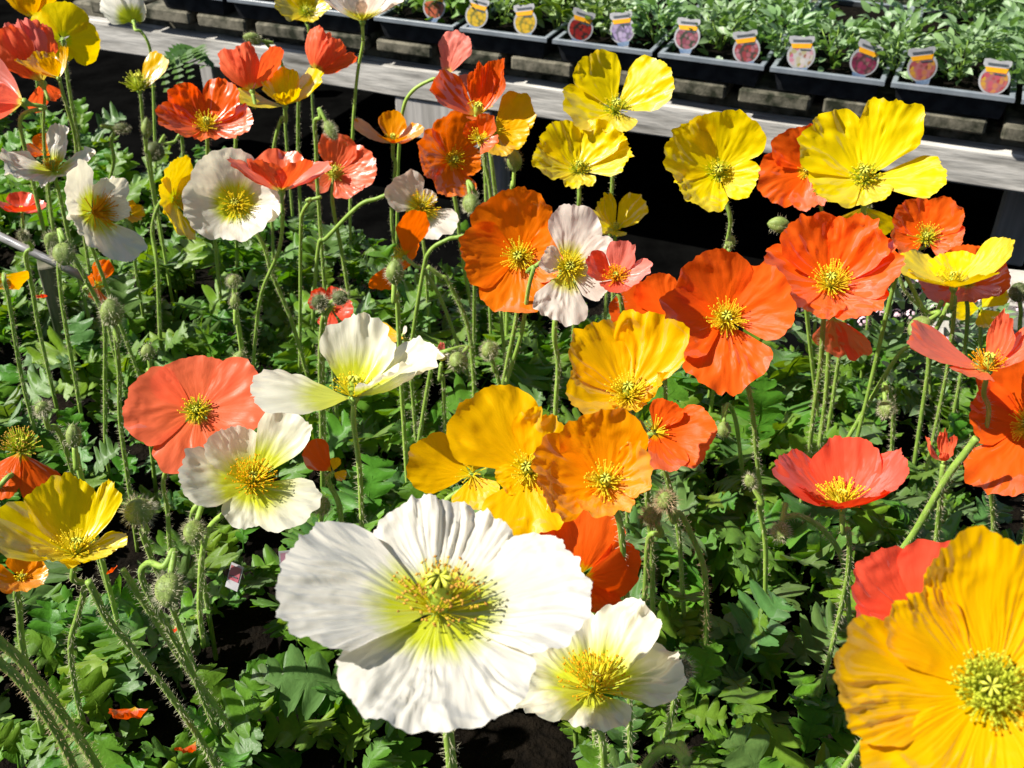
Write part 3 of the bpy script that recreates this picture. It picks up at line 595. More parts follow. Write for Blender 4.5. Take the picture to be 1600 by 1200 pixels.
fw('two dark orange petals behind the large orange-red poppy', 'dark orange poppy behind the large one', 'flame', (1046, 505), 88, (-.2, .4, .88),
   [(160, 1.02, 46, 16, 6, .035), (110, .85, 46, 22, 12, .035), (250, .7, 50, 10, 2, .04)], nfil=0, pist=0, depth=.66, stem=[(1040, 560), (1040, 640)])
fw('hanging coral petals below the frilled scarlet-orange poppy', 'hanging coral poppy on the right', 'coral', (1300, 492), 92, (-.30, -.75, .45),
   [(278, 1.10, 34, -2, 10, .07), (318, .92, 34, 10, 20, .07)], nfil=0, pist=0, depth=.63, stem=[(1305, 480), (1297, 520, .02), (1290, 620, .02)], bowl=6)
fw('large orange poppy behind the upright white one', 'large orange poppy behind the upright white one', 'orange', (812, 402), 96, (-.12, .12, .98),
   [(98, 1.05, 62, 22, 8, .06), (178, .92, 58, 20, 6, .05), (268, .98, 60, 18, 6, .07), (0, .8, 56, 20, 10, .05)], fl=.34, nfil=100, stem=[(806, 500), (790, 580), (780, 640)])
fw('salmon pink cup poppy right of the upright white one', 'salmon pink cup poppy', 'pink', (962, 436), 58, (0, .55, .83),
   [(70, 1.0, 54, 48, 36, .08, 'pink'), (165, .95, 52, 40, 22, .09, 'red'), (350, 1.0, 46, 34, 16, .08, 'pink'), (268, .62, 66, 20, 4, .06, 'red')], fl=.42, amat=ANTH, fmat=ANTH, nfil=80, stem=[(970, 470), (976, 540)], depth=.585)
fw('lemon yellow poppy with four open petals in front of the rail', 'open lemon poppy in front of the rail', 'lemon', (962, 174), 84, (.02, .62, .78),
   [(122, 1.05, 42, 34, 10, .09), (30, 1.10, 48, 32, -4, .10), (192, .95, 46, 18, -6, .06), (268, .58, 66, 14, -16, .07)], fl=.30, fmat=FILG, amat=ANTHY, nfil=90, stem=[(960, 225), (956, 300), (952, 380)])
fw('ruffled lemon yellow poppy just below the open lemon one', 'ruffled lemon poppy', 'lemon', (905, 268), 76, (0, .66, .75),
   [(128, 1.02, 44, 42, 12, .12), (52, 1.02, 46, 40, 8, .12), (8, 1.02, 42, 24, 0, .10), (182, .98, 46, 26, 2, .10), (268, .52, 66, 16, -14, .1)], fl=.24, fmat=FILG, stem=[(905, 310), (903, 345), (900, 420)])
fw('big round lemon yellow poppy facing the viewer', 'big round lemon poppy', 'lemon', (1122, 270), 90, (.05, .28, .95),
   [(75, 1.0, 62, 24, 10, .08), (150, 1.02, 58, 24, 10, .10), (235, .80, 60, 18, 4, .07), (335, .68, 50, 18, 6, .08)], fl=.24, fmat=FILG, stem=[(1140, 335), (1138, 370), (1126, 420), (1120, 500)])
fw('small crumpled yellow poppy in the dark gap', 'small crumpled yellow poppy', 'lemon', (962, 360), 56, (.05, .72, .68),
   [(130, .98, 44, 50, 44, .13), (40, 1.05, 50, 40, 24, .12), (185, .95, 50, 24, 8, .08), (270, .45, 66, 12, 0, .1)], fl=.25, nfil=30, stem=[(960, 385), (958, 450)])
fw('large bright yellow poppy with four spreading petals on the right', 'large bright yellow poppy', 'lemon', (1350, 282), 106, (0, .60, .80),
   [(140, 1.08, 50, 28, 8, .09), (62, 1.12, 42, 36, 14, .09), (356, 1.02, 30, 10, -18, .05), (212, .76, 52, 14, -6, .08), (282, .50, 64, 8, -18, .08)], fl=.24, fmat=FILG, nfil=100, stem=[(1348, 345), (1336, 368), (1330, 430)])
fw('orange-red poppy peeping out left of the large bright yellow one', 'orange-red poppy behind the bright yellow one', 'flame', (1262, 268), 68, (-.1, .25, .96), q4(25, 1.0, 60, 18, 8, .08), depth=.83, nfil=20, stem=[(1284, 330), (1282, 420)])
fw('drooping yellow petals beneath the large bright yellow poppy', 'drooping yellow poppy', 'lemon', (1352, 322), 58, (.1, -.70, .55),
   [(240, .9, 44, 4, 18, .06), (295, 1.05, 42, 8, 20, .06)], nfil=0, pist=0, depth=.80, stem=[(1356, 312), (1362, 360, .03), (1360, 460, .03)], bowl=6)
fw('orange poppy with pale stamens above the two-tone yellow cup', 'orange poppy above the yellow cup', 'flame', (1446, 374), 66, (.05, .42, .90),
   [(130, .98, 52, 28, 16, .09), (50, 1.0, 52, 28, 16, .10), (200, .8, 50, 18, 6, .07), (340, .85, 50, 18, 6, .07)], fl=.42, fmat=FILG, stem=[(1406, 400, .01), (1412, 450), (1450, 500)], depth=.79)
fw('yellow cup poppy with a shaded front at the right edge', 'yellow cup poppy at the right', 'lemon', (1490, 450), 92, (.03, .93, .37),
   [(25, 1.08, 40, 34, 24, .06), (160, .98, 50, 26, -6, .06), (95, .72, 60, 32, 6, .07), (225, .82, 56, 34, -6, .05), (300, .86, 54, 36, 4, .05)], fl=.36, nfil=80, stem=[(1492, 465), (1488, 520), (1478, 590)])
fw('dark orange poppy showing below the yellow cup', 'dark orange poppy below the yellow cup', 'flame', (1512, 446), 60, (.05, .62, .78), q4(10, 1.0, 62, 6, 0, .05), depth=.74, nfil=0, stem=[(1512, 490), (1506, 560)])
fw('olive-shaded yellow petals under the dark orange poppy', 'shaded yellow poppy under the dark orange one', 'lemon', (1532, 482), 44, (0, .3, .95), [(180, .95, 48, 10, 4, .05), (300, .8, 50, 10, 2, .06), (45, 1.0, 46, 12, 4, .05)], depth=.78, nfil=0, pist=0, stem=[(1532, 530), (1530, 600)])
fw('coral poppy with an upright petal and a flat one at the right', 'coral poppy at the right', 'coral', (1543, 580), 108, (.12, .86, .48),
   [(62, .82, 46, 60, 66, .08), (178, 1.12, 36, 18, 4, .05), (18, .82, 42, 40, 34, .07), (240, .62, 44, 6, -6, .05)], fl=.32, nfil=60, fmat=ANTH, amat=ANTH, stem=[(1545, 640), (1540, 700), (1552, 820)])
fw('scarlet-orange poppy cut off by the right edge', 'scarlet-orange poppy at the right edge', 'flame', (1606, 665), 92, (-.1, .2, .97),
   [(165, .92, 56, 22, 10, .07), (250, 1.35, 46, 14, 4, .06), (95, 1.25, 54, 20, 8, .06), (0, 1.0, 56, 20, 8, .06)], fl=.36, stem=[(1610, 740), (1600, 860)])
fw('wide red cup poppy with a bright arc of yellow stamens', 'wide red cup poppy', 'red', (1316, 794), 112, (.02, .84, .54),
   [(80, .96, 62, 40, 34, .045), (170, 1.0, 52, 34, 20, .05), (8, 1.05, 48, 38, 24, .045), (226, .76, 52, 44, 16, .04), (302, .80, 54, 44, 14, .04)], fl=.42, nfil=130, amat=ANTHY, stem=[(1326, 830), (1324, 900), (1300, 1010), (1270, 1130), (1256, 1200)])
fw('small crumpled coral poppy just opening among the leaves', 'small crumpled coral poppy', 'coral', (1474, 722), 48, (.1, .85, .5),
   [(100, 1.0, 44, 70, 80, .16), (30, .9, 40, 62, 74, .16), (178, .9, 36, 44, 50, .14), (270, .5, 50, 40, 60, .14)], nfil=0, pist=0, stem=[(1470, 770), (1462, 850)], depth=.60)
fw('huge out-of-focus golden poppy in the lower right corner', 'huge golden poppy in the corner', 'gold', (1546, 1082), 224, (.08, .16, .97),
   [(180, 1.02, 38, 26, -4, .07, 'gold'), (136, .78, 34, 24, 0, .07, 'gold'), (82, 1.0, 44, 26, -2, .07, 'gold'), (238, 1.02, 44, 20, -8, .07, 'gold'), (300, 1.0, 46, 22, -6, .06, 'gold'), (0, 1.0, 50, 22, -4, .06, 'gold')], fl=.27, nfil=300, fmat=FILG, amat=FILG, depth=.285, pist=.9, stem=[(1500, 1250, .02), (1470, 1320, .03)], bowl=50, fth=.00015)
fw('red poppy half hidden behind the huge golden corner poppy', 'red poppy behind the golden corner one', 'red', (1440, 978), 120, (0, .45, .89),
   [(135, 1.02, 52, 30, 20, .06), (65, 1.05, 50, 34, 24, .05), (200, .8, 54, 20, 10, .06), (330, .7, 54, 20, 10, .06)], fl=.30, nfil=70, fmat=FILG, depth=.40, stem=[(1420, 1060, .02), (1370, 1130, .02), (1320, 1200, .02)])
# --- left side
fw('salmon red round poppy with a lime-yellow centre', 'salmon red round poppy', 'coral', (308, 645), 97, (-.16, .36, .92),
   [(92, .86, 74, 14, -24, .05), (172, 1.0, 60, 12, -22, .06), (272, 1.0, 60, 8, -28, .06), (10, 1.04, 60, 14, -20, .06)], fl=.27, nfil=110, fmat=FILG, amat=ANTHY, pist=.7, stem=[(258, 740), (262, 800), (268, 900)])
fw('yellow cup poppy with an upright side petal at the left edge', 'yellow cup poppy at the left edge', 'lemon', (118, 868), 112, (.02, .78, .63),
   [(115, 1.05, 52, 46, 18, .06), (42, 1.02, 30, 78, 34, .07), (174, 1.1, 50, 28, -6, .06), (232, .66, 52, 34, -4, .07), (292, .66, 54, 40, 6, .06), (4, .62, 34, 24, -10, .06)], fl=.36, nfil=110, amat=ANTHY, stem=[(132, 915), (122, 960), (110, 1010), (118, 1080), (136, 1150)])
fw('spent orange poppy with two hanging petals and a filament fan', 'spent orange poppy', 'flame', (32, 706), 82, (-.02, .75, .66),
   [(305, 1.05, 40, -24, -40, .05), (235, .95, 40, -24, -40, .05)], fl=.52, nfil=150, fmat=FILG, amat=ANTHB, stem=[(8, 750, -.02), (-20, 800, -.02)], pist=1.2, bowl=6)
fw('golden poppy low at the left edge under the yellow cup', 'low golden poppy at the left edge', 'amber', (32, 905), 44, (.1, .5, .86), q4(10, .9, 60, 20, 10, .08), depth=.50, nfil=20, stem=[(30, 950), (35, 1010)])
fw('red side-on cup poppy in front of the round white one', 'red side-on cup poppy', 'coral', (440, 300), 84, (0, .96, .26),
   [(178, 1.0, 52, 40, 2, .07), (90, .85, 64, 46, 14, .06), (4, .95, 50, 38, 2, .07), (232, .88, 56, 60, 22, .07), (305, .86, 56, 60, 18, .07)], nfil=20, stem=[(442, 330), (436, 390), (408, 460), (398, 540), (392, 620)])
fw('red poppy with a knobbly green centre right of the red cup', 'red poppy with green centre', 'coral', (522, 274), 62, (.05, .45, .89),
   [(80, .98, 56, 32, 20, .07), (8, 1.05, 52, 22, 6, .06), (310, .8, 50, 12, 0, .06), (205, .75, 52, 12, -2, .06)], fl=.30, fmat=FILG, amat=STIG, nfil=60, pist=1.4, stem=[(520, 320), (535, 400), (548, 480)])
fw('yellow poppy turned sideways left of the round white one', 'sideways yellow poppy', 'lemon', (272, 312), 66, (.72, .15, .66),
   [(110, .98, 52, 24, 10, .10), (250, 1.05, 46, 20, 8, .09), (180, .8, 56, 14, 0, .1), (70, .75, 40, 40, 34, .08), (310, .65, 44, 46, 40, .08)], fl=.30, nfil=60, amat=ANTH, stem=[(238, 360, .02), (246, 420), (250, 520)])
fw('open orange poppy on a dark background at upper left', 'open orange poppy at upper left', 'flame', (323, 200), 72, (.02, .74, .67),
   [(135, .95, 48, 34, 22, .12), (50, 1.0, 48, 40, 26, .11), (190, 1.0, 50, 16, 4, .09), (350, .98, 50, 14, 4, .08), (270, .5, 66, 4, -12, .1)], fl=.36, nfil=90, stem=[(324, 225), (326, 280)])
fw('coral tulip-shaped poppy seen from below at upper left', 'coral tulip-shaped poppy', 'coral', (394, 142), 70, (-.1, .92, -.36),
   [(150, 1.0, 50, 48, 44, .07), (95, .95, 52, 56, 56, .07), (25, 1.05, 46, 36, 26, .07), (270, .6, 50, 60, 60, .07)], nfil=0, pist=0, stem=[(386, 156), (374, 166, .02), (368, 230, .02)])
fw('small yellow poppy at the top edge left of the blush cup', 'small yellow poppy at the top', 'lemon', (478, 22), 50, (.02, .7, .7), [(100, .95, 60, 44, 34, .08), (188, 1.0, 52, 26, 10, .09), (10, .8, 52, 28, 12, .09), (270, .55, 66, 12, 0, .09)], fl=.4, fmat=FILG, stem=[(482, 46), (486, 90), (488, 160)])
fw('nodding coral poppy with a closed bell in front of the rail', 'nodding coral poppy', 'coral', (492, 112), 62, (.38, .75, -.5),
   [(120, 1.0, 52, 56, 50, .08), (40, .95, 50, 50, 46, .08), (350, 1.08, 44, 40, 34, .08), (90, .9, 60, 60, 56, .08), (230, .5, 50, 60, 60, .08)], nfil=0, pist=0, stem=[(482, 120, -.012), (468, 138, -.012), (466, 250, .01)])
fw('yellow cup poppy with a long flat side petal above the red cup', 'yellow cup poppy above the red cup', 'lemon', (446, 166), 66, (.02, .92, .4),
   [(178, 1.12, 34, 2, -6, .05), (150, .72, 40, 44, 30, .09), (85, .85, 56, 52, 46, .09), (15, 1.1, 46, 38, 26, .09), (250, .5, 54, 50, 40, .1), (310, .6, 50, 46, 40, .1)], nfil=20, stem=[(440, 185), (428, 230), (424, 300)])
fw('orange cup poppy with a pointed left petal on a hairy stem', 'orange cup poppy', 'amber', (614, 224), 56, (.02, .88, .46),
   [(180, 1.12, 36, 22, 14, .05), (90, .82, 60, 46, 36, .08), (5, .85, 50, 24, 10, .08), (235, .58, 52, 34, 20, .05), (305, .58, 54, 34, 20, .05)], nfil=40, fl=.3, amat=ANTHY, stem=[(618, 260), (612, 340), (622, 430), (626, 520)])
fw('pink poppy turned away on an arching bare stem', 'pink poppy turned away', 'pink', (698, 122), 62, (.62, .15, -.77),
   [(80, 1.05, 40, 10, -6, .08), (112, .72, 36, 30, 4, .08), (288, .80, 40, 10, -4, .08), (340, .6, 40, 30, 10, .08)], nfil=0, pist=0, hairy=0, pale=True, stem=[(676, 124, -.01), (645, 142, -.01), (629, 175, -.01), (622, 260, 0)])
fw('flame orange poppy with one tall upright petal by the pink one', 'flame poppy with a tall petal', 'flame', (746, 182), 86, (.1, .80, .58),
   [(160, .95, 48, 30, 14, .06), (52, 1.0, 44, 56, 56, .06), (85, .9, 50, 60, 66, .08), (270, .35, 60, 10, 0, .06)], nfil=14, stem=[(756, 250, .02), (760, 330, .02)])
fw('tall golden petals behind the flame poppy', 'golden poppy behind the flame one', 'gold', (772, 204), 66, (.3, .35, .88),
   [(40, 1.0, 46, 18, 8, .07), (345, .75, 50, 12, 4, .06), (275, .72, 50, 10, 2, .06)], nfil=20, pist=0, depth=.80, stem=[(770, 270), (778, 340)])
fw('tall oval orange poppy facing the viewer near the top', 'oval orange poppy near the top', 'orange', (706, 250), 66, (.38, .15, .90),
   [(88, 1.05, 60, 20, 6, .08), (178, 1.0, 56, 14, 2, .08), (262, .95, 60, 14, 4, .08), (355, .62, 56, 24, 14, .08)], fl=.34, nfil=80, stem=[(712, 318), (722, 400), (744, 520)])
fw('small red-orange poppy with gold stamens beside the oval orange one', 'small red-orange poppy', 'flame', (750, 220), 44, (-.2, .4, .9),
   [(50, 1.0, 50, 40, 30, .09), (320, .9, 50, 30, 16, .08), (130, .7, 50, 34, 20, .08)], fl=.48, nfil=50, amat=ANTHY, depth=.72, stem=[(760, 262, .02), (768, 320, .02)])
fw('orange poppy seen edge-on slanting behind a pale bud', 'edge-on slanting orange poppy', 'orange', (632, 402), 66, (-.66, .50, -.56),
   [(52, 1.12, 50, 20, 6, .04), (232, 1.05, 46, 16, 4, .05), (320, .70, 60, 30, 8, .04)], fl=.34, nfil=60, amat=ANTH, pist=0, stem=[(660, 420, .01), (690, 470, .01)], bowl=6)
fw('tiny red poppy behind two dark buds in the leaves', 'tiny red poppy behind two dark buds', 'red', (515, 480), 36, (.05, .2, .97), [(150, .95, 52, 16, 6, .09), (60, .85, 52, 18, 6, .09), (345, 1.0, 44, 12, 4, .08), (262, .95, 40, 10, 2, .07)], depth=.74, nfil=20, stem=[(518, 520), (520, 570)])
fw('half-open yellow poppy low behind the creamy side-on white one', 'low half-open yellow poppy', 'gold', (628, 524), 46, (-.5, .6, .6), [(165, 1.0, 42, 20, 10, .06), (250, .6, 50, 20, 10, .06), (20, .3, 50, 20, 10, .06, 'blush')], depth=.72, nfil=0, pist=0, stem=[(640, 560), (645, 620)])
fw('half-hidden orange poppy between leaves right of the white one', 'half-hidden orange poppy', 'flame', (520, 738), 50, (.2, .4, .9), [(145, 1.1, 46, 16, 8, .05), (80, .4, 40, 20, 10, .06, 'gold'), (330, .4, 50, 10, 4, .06, 'gold')], depth=.62, nfil=0, pist=0, stem=[(530, 790), (535, 850)])
# --- far upper left knot
fw('golden cup poppy in the upper left corner seen from below', 'golden cup poppy in the corner', 'gold', (50, 28), 52, (0, .96, -.25), [(170, .95, 52, 40, 30, .08), (90, .9, 60, 50, 44, .08), (10, .95, 50, 40, 28, .08), (265, .6, 60, 54, 50, .08)], nfil=0, pist=0, stem=[(54, 45), (58, 130)])
fw('large shaded yellow poppy with rounded petals in the upper left', 'large shaded yellow poppy', 'lemon', (98, 62), 58, (0, .1, -.99), [(75, .98, 58, 14, 8, .05), (345, .98, 56, 14, 8, .05), (165, .9, 58, 16, 10, .05), (255, .6, 58, 14, 8, .05)], nfil=0, pist=0, depth=.98, stem=[(100, 75, -.01), (110, 150, 0)])
fw('crumpled coral poppy in front of the shaded yellow one', 'crumpled coral poppy at upper left', 'coral', (66, 130), 98, (-.2, .85, -.48), [(95, .95, 40, 44, 50, .14, 'pink'), (130, .92, 46, 36, 30, .13), (60, .95, 44, 50, 60, .12), (240, .45, 40, -30, -40, .1), (300, .35, 40, -20, -30, .1)], nfil=0, pist=0, depth=.90, stem=[(70, 150), (69, 230)])
fw('bright golden side-on poppy right of the crumpled coral one', 'golden side-on poppy at upper left', 'gold', (92, 122), 62, (-.12, .95, .05), [(170, .95, 46, 24, 14, .06), (120, .9, 50, 36, 24, .06), (30, .75, 40, 62, 60, .06), (250, .62, 50, 44, 34, .06)], nfil=0, pist=0, depth=.87, stem=[(104, 165), (118, 220), (122, 300)])
fw('pink poppy cut off by the left edge near the top', 'pink poppy at the left edge', 'pink', (37, 160), 106, (-.86, .25, .12), [(98, 1.05, 44, 30, 20, .05), (140, .9, 40, 50, 44, .05), (240, 1.0, 44, 52, 50, .05), (290, .6, 44, 50, 44, .05)], nfil=10, pist=0, depth=.84, stem=[(32, 185, .01), (46, 260, .01)])
fw('spent poppy with one remaining golden petal and green filaments', 'spent poppy with one golden petal', 'gold', (218, 142), 60, (-.05, .85, .5), [(38, 1.05, 40, 44, 20, .04)], fl=.52, nfil=110, fmat=FILG, amat=STIG, pist=1.7, stem=[(221, 165), (224, 200), (232, 260)])
fw('small orange poppy just above the crumpled white one', 'small orange poppy above the crumpled white one', 'orange', (70, 240), 28, (0, .8, .6), q4(0, 1.0, 60, 14, 4, .06), depth=1.0, nfil=16, stem=[(72, 262), (74, 300)])
fw('ragged orange poppy below the white one facing right', 'ragged orange poppy on the left', 'orange', (150, 446), 40, (.6, .2, .7), [(80, 1.0, 44, 16, 8, .10), (262, 1.05, 46, 14, 6, .12), (170, .6, 50, 14, 4, .1)], depth=.80, nfil=16, pist=0, stem=[(160, 480, .01), (176, 540, .01)])
fw('dull yellow poppy seen from behind at the left edge', 'dull yellow poppy at the left edge', 'gold', (6, 428), 46, (0, .35, -.93), [(255, .9, 50, 20, 24, .06), (320, .95, 46, 16, 20, .06), (200, .9, 50, 16, 20, .06)], depth=.72, nfil=0, pist=0, stem=[(12, 460, -.01), (22, 520, -.01), (34, 590, 0)])
fw('flat dull red poppy low at the left edge under white ones', 'flat dull red poppy at the left edge', 'red', (34, 332), 36, (0, .93, .36), q4(0, .95, 60, 14, 2, .08), depth=.92, nfil=0, stem=[(36, 350), (40, 390)])
fw('little golden poppy between the white and sideways yellow ones', 'little golden poppy', 'gold', (202, 334), 24, (.3, .3, .9), q4(15, .9, 60, 30, 20, .08), depth=.90, nfil=12, stem=[(206, 360), (212, 420)])
fw('small pinkish white poppy opening between two nodding buds', 'small pinkish white opening poppy', 'blush', (690, 566), 30, (.1, .9, .4), [(100, 1.0, 44, 66, 74, .1, 'pink'), (20, .8, 44, 60, 66, .1), (180, .8, 44, 60, 66, .1), (270, .6, 50, 60, 70, .1)], depth=.68, nfil=0, pist=0, stem=[(692, 590), (694, 640)])
# ------------------------------------------------------------------ buds
def bud(label, c, ln, tipdir, pts, mat=None, z=None, d=None, wide=0.62, hairy=1.0, hl=0.0028, hair_mat=None, r=0.0016, split=True, seed=None, name='poppy_bud', pale=False):
    seed = seed or int(c[0]*5+c[1]*3); rng = random.Random(seed)
    rr = ray(*c); depth = d or (1.0-(z or 0.64))/(-rr.z)
    C = at(c[0], c[1], depth); L = ln*depth/F
    vz = -rr.normalized(); vx = (RIGHT-vz*RIGHT.dot(vz)).normalized(); vy = vz.cross(vx)
    A = (vx*tipdir[0]+vy*tipdir[1]+vz*tipdir[2]).normalized(); e1 = A.orthogonal().normalized(); e1 = (vz-A*vz.dot(A)).normalized() if abs(vz.dot(A)) < .95 else e1
    e1 = (e1+A.cross(e1)*rng.uniform(-.6, .6)).normalized(); e2 = A.cross(e1)
    M = Matrix(((e1.x, e2.x, A.x), (e1.y, e2.y, A.y), (e1.z, e2.z, A.z))).to_4x4()
    root = empty(name, C); tag(root, label, 'bud', 'unopened poppy buds')
    W = L*wide*0.5
    for half in (0, 1):               # two sepals meeting in a groove
        m = MB(); P = []; nrm = []
        for i in range(11):
            t = i/10; zz = (t-.5)*L; q = max(0.0, math.sin(math.pi*min(1, 0.04+0.96*t)))**0.62*(1.06-0.16*t)
            row = []
            for k in range(10):
                a = math.pi*k/9+half*math.pi; g_ = 1-0.16*(1-sm(0, .35, min(k, 9-k)/9*2))
                row.append((W*q*g_*math.cos(a), W*q*g_*math.sin(a), zz))
            P.append(row)
        m.grid(P); o = m.build('sepal', mat or BUD, root); o.matrix_local = M
        if hairy:
            mh = MB()
            for _ in range(int(200*hairy)):
                i = rng.randrange(1, 10); k = rng.randrange(0, 10); p = Vector(P[i][k]); nn = Vector((p.x, p.y, p.z*0.5)).normalized()
                p += Vector((rng.uniform(-1, 1), rng.uniform(-1, 1), rng.uniform(-1, 1)))*W*0.12
                q_ = p+(nn+Vector((rng.uniform(-.4, .4), rng.uniform(-.4, .4), rng.uniform(-.4, .5)))).normalized()*hl*rng.uniform(.6, 1.2)
                s_ = nn.orthogonal().normalized()*0.00010; s2 = nn.cross(s_)
                mh.add([p+s_, p-s_*.5+s2, p-s_*.5-s2, q_], [(0, 1, 3), (1, 2, 3), (2, 0, 3)])
            tag(mh.build('hairs', hair_mat or HAIR, o, False), kind='stuff')
    make_stem(root, C-A*L*0.46, -A, pts, r, seed, hairy, pale, hair_mat)
    st = [o for o in root.children if o.name.startswith('stem')][-1]; st.location = -A*L*0.46
    return root
bud('olive bud tilted left above the coral tulip-shaped poppy', (394, 60), 30, (-.9, .2, .2), [(415, 66), (430, 84), (442, 110, .02), (446, 200, .02)], z=.70)
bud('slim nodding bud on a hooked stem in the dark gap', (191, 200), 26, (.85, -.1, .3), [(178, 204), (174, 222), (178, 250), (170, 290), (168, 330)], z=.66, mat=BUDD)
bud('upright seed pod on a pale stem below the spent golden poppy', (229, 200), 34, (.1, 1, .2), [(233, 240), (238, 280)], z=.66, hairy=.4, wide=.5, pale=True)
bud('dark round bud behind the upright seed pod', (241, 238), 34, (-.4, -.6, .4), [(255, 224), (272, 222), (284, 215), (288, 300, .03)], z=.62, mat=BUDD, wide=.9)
bud('large round hairy bud on the metal pipe at the left', (100, 398), 40, (.1, -.8, .5), [(101, 374), (112, 396), (136, 440), (162, 500), (164, 600), (165, 700)], z=.685, wide=.85, hl=.003)
bud('hairy double bud behind the metal pipe bud', (84, 376), 38, (-.3, .4, .7), [(92, 410, .02), (98, 480, .02)], z=.67, wide=.8)
bud('small dark bud above the metal pipe at the left', (36, 368), 22, (-.3, .5, .7), [(40, 400), (52, 460), (60, 510)], z=.66, mat=BUDD)
bud('big oval hairy bud beside the ragged orange poppy', (174, 487), 44, (-.2, .95, .3), [(180, 520), (186, 580), (188, 660)], z=.67, wide=.78, hl=.003)
bud('smooth round bud standing in the leaves below the big hairy bud', (231, 549), 26, (-.1, .9, .3), [(231, 580), (230, 640)], z=.60, wide=.85, hairy=.3)
bud('round green bud above the salmon red poppy', (375, 560), 26, (.1, .8, .5), [(364, 572), (352, 578), (340, 640)], z=.60, wide=.95, hairy=.3)
bud('small fuzzy bud alone between stems left of centre', (365, 439), 20, (0, .9, .4), [(366, 458), (372, 500)], z=.60, wide=.95)
bud('slim pale bud under the small fuzzy bud', (367, 471), 26, (0, .95, .2), [(370, 498), (376, 540)], z=.59, wide=.6, hairy=.3, pale=True)
bud('pale creased bud in front of the slanting orange poppy', (617, 424), 40, (.05, .98, .2), [(620, 460), (624, 540), (627, 600)], d=.625, wide=.72, hairy=.5, pale=True)
bud('plump brown-tinged bud beside the oval orange poppy', (736, 320), 36, (.1, -.8, .4), [(740, 296), (745, 320, .02), (742, 400, .03)], z=.66, wide=.75)
bud('light green bud standing upright on a straight stem', (804, 251), 34, (.05, 1, .2), [(800, 290), (797, 370), (794, 430)], z=.68, wide=.72, hairy=.3, pale=True)
bud('pointed nodding bud on a thin hooked stem by the red poppy', (517, 204), 34, (.4, -.8, .3), [(500, 184), (492, 190), (494, 230), (496, 290)], z=.70, wide=.55)
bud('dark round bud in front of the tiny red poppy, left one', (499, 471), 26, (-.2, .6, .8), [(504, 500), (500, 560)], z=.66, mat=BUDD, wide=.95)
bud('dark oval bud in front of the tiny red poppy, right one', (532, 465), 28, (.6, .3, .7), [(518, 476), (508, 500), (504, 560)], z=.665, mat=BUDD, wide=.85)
bud('olive bud nodding from an arched hairy stem behind the creamy poppy', (716, 564), 34, (-.3, -.5, .8), [(700, 548), (682, 556), (672, 585, .01)], z=.63, wide=.9)
bud('small round bud right of the nodding olive bud', (765, 547), 30, (-.2, .8, .5), [(774, 575), (784, 620)], z=.62, wide=.9)
bud('shiny green bud left of the frilled scarlet-orange poppy', (1216, 351), 36, (-.95, .1, .3), [(1236, 358, .01), (1250, 400, .03)], z=.70, wide=.72, hairy=.1, pale=True)
bud('small green bud on the stem of the big round lemon poppy', (1142, 378), 22, (.2, .9, .3), [(1138, 400), (1134, 440)], z=.66, wide=.7, hairy=.2)
bud('fuzzy round bud of a pair right of the amber poppy', (1041, 782), 34, (-.2, .6, .7), [(1062, 802), (1082, 840), (1100, 890), (1104, 960)], z=.655, wide=.9, hl=.0034, hair_mat=HAIRB)
bud('fuzzy lower bud of a pair right of the amber poppy', (1018, 805), 32, (-.3, .6, .7), [(1014, 840), (1008, 920)], z=.64, wide=.9, hl=.0034, hair_mat=HAIRB)
bud('brownish nodding bud left of the wide red cup', (1219, 832), 30, (-.2, -.9, .3), [(1226, 808), (1250, 806), (1290, 832), (1318, 880, .02)], z=.62, wide=.95)
bud('big oval hairy bud above the hairy stems at lower left', (264, 923), 56, (-.05, -.95, .35), [(256, 885), (232, 880, .01), (222, 905, .01), (262, 980, .02), (300, 1050, .03)], z=.66, wide=.8, hl=.0032)
bud('furry grey bud right of the yellow cup at the left edge', (217, 798), 50, (-.2, .5, .75), [(222, 830), (240, 880), (258, 920)], z=.655, wide=.9, hl=.0036)
bud('small round bud on a thick stem at the left', (67, 638), 26, (-.2, .7, .7), [(88, 668), (104, 705), (120, 760)], z=.655, wide=.95)
bud('yellow-topped seed pod with withered stamens at the left', (115, 680), 40, (-.1, 1, .3), [(120, 710), (128, 750)], z=.67, wide=.6, hairy=.3, pale=True)
bud('hairy bud hidden under the white poppy with golden stamens', (302, 832), 40, (-.2, -.8, .4), [(300, 806, .01), (310, 860, .03)], z=.62, wide=.8)
bud('dull bud in the leaves left of the creamy poppy stem', (505, 790), 30, (.1, .9, .4), [(506, 830), (508, 880)], z=.57, wide=.8)
bud('large pale bud among bent stems at the right', (1436, 512), 46, (-.6, -.5, .6), [(1446, 486, .01), (1420, 440, .01), (1404, 420, .02)], z=.63, wide=.72, hairy=.3)
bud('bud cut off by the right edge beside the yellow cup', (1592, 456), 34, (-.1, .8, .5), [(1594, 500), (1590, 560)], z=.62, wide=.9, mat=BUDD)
bud('drooping green bud in the dark right of the amber poppy', (1131, 672), 26, (0, -.95, .3), [(1132, 648), (1138, 632), (1150, 660, .02)], z=.57, wide=.9, hairy=.3)
bud('small pale bud clinging to a hairy stem right of centre', (1172, 752), 26, (-.4, .8, .4), [(1186, 790), (1196, 850)], z=.60, wide=.7, hairy=.3, pale=True)
bud('bud wrapped by a leaf behind the wide red cup', (1384, 640), 30, (.05, -.95, .3), [(1388, 612), (1396, 640, .02), (1392, 720, .03)], z=.59, wide=.75)
bud('drooping brown-haired bud in the lower right foliage', (1062, 1045), 44, (.1, .3, .95), [(1056, 1080), (1046, 1130), (1030, 1180)], z=.575, wide=.9, hl=.0036, mat=BUDD)
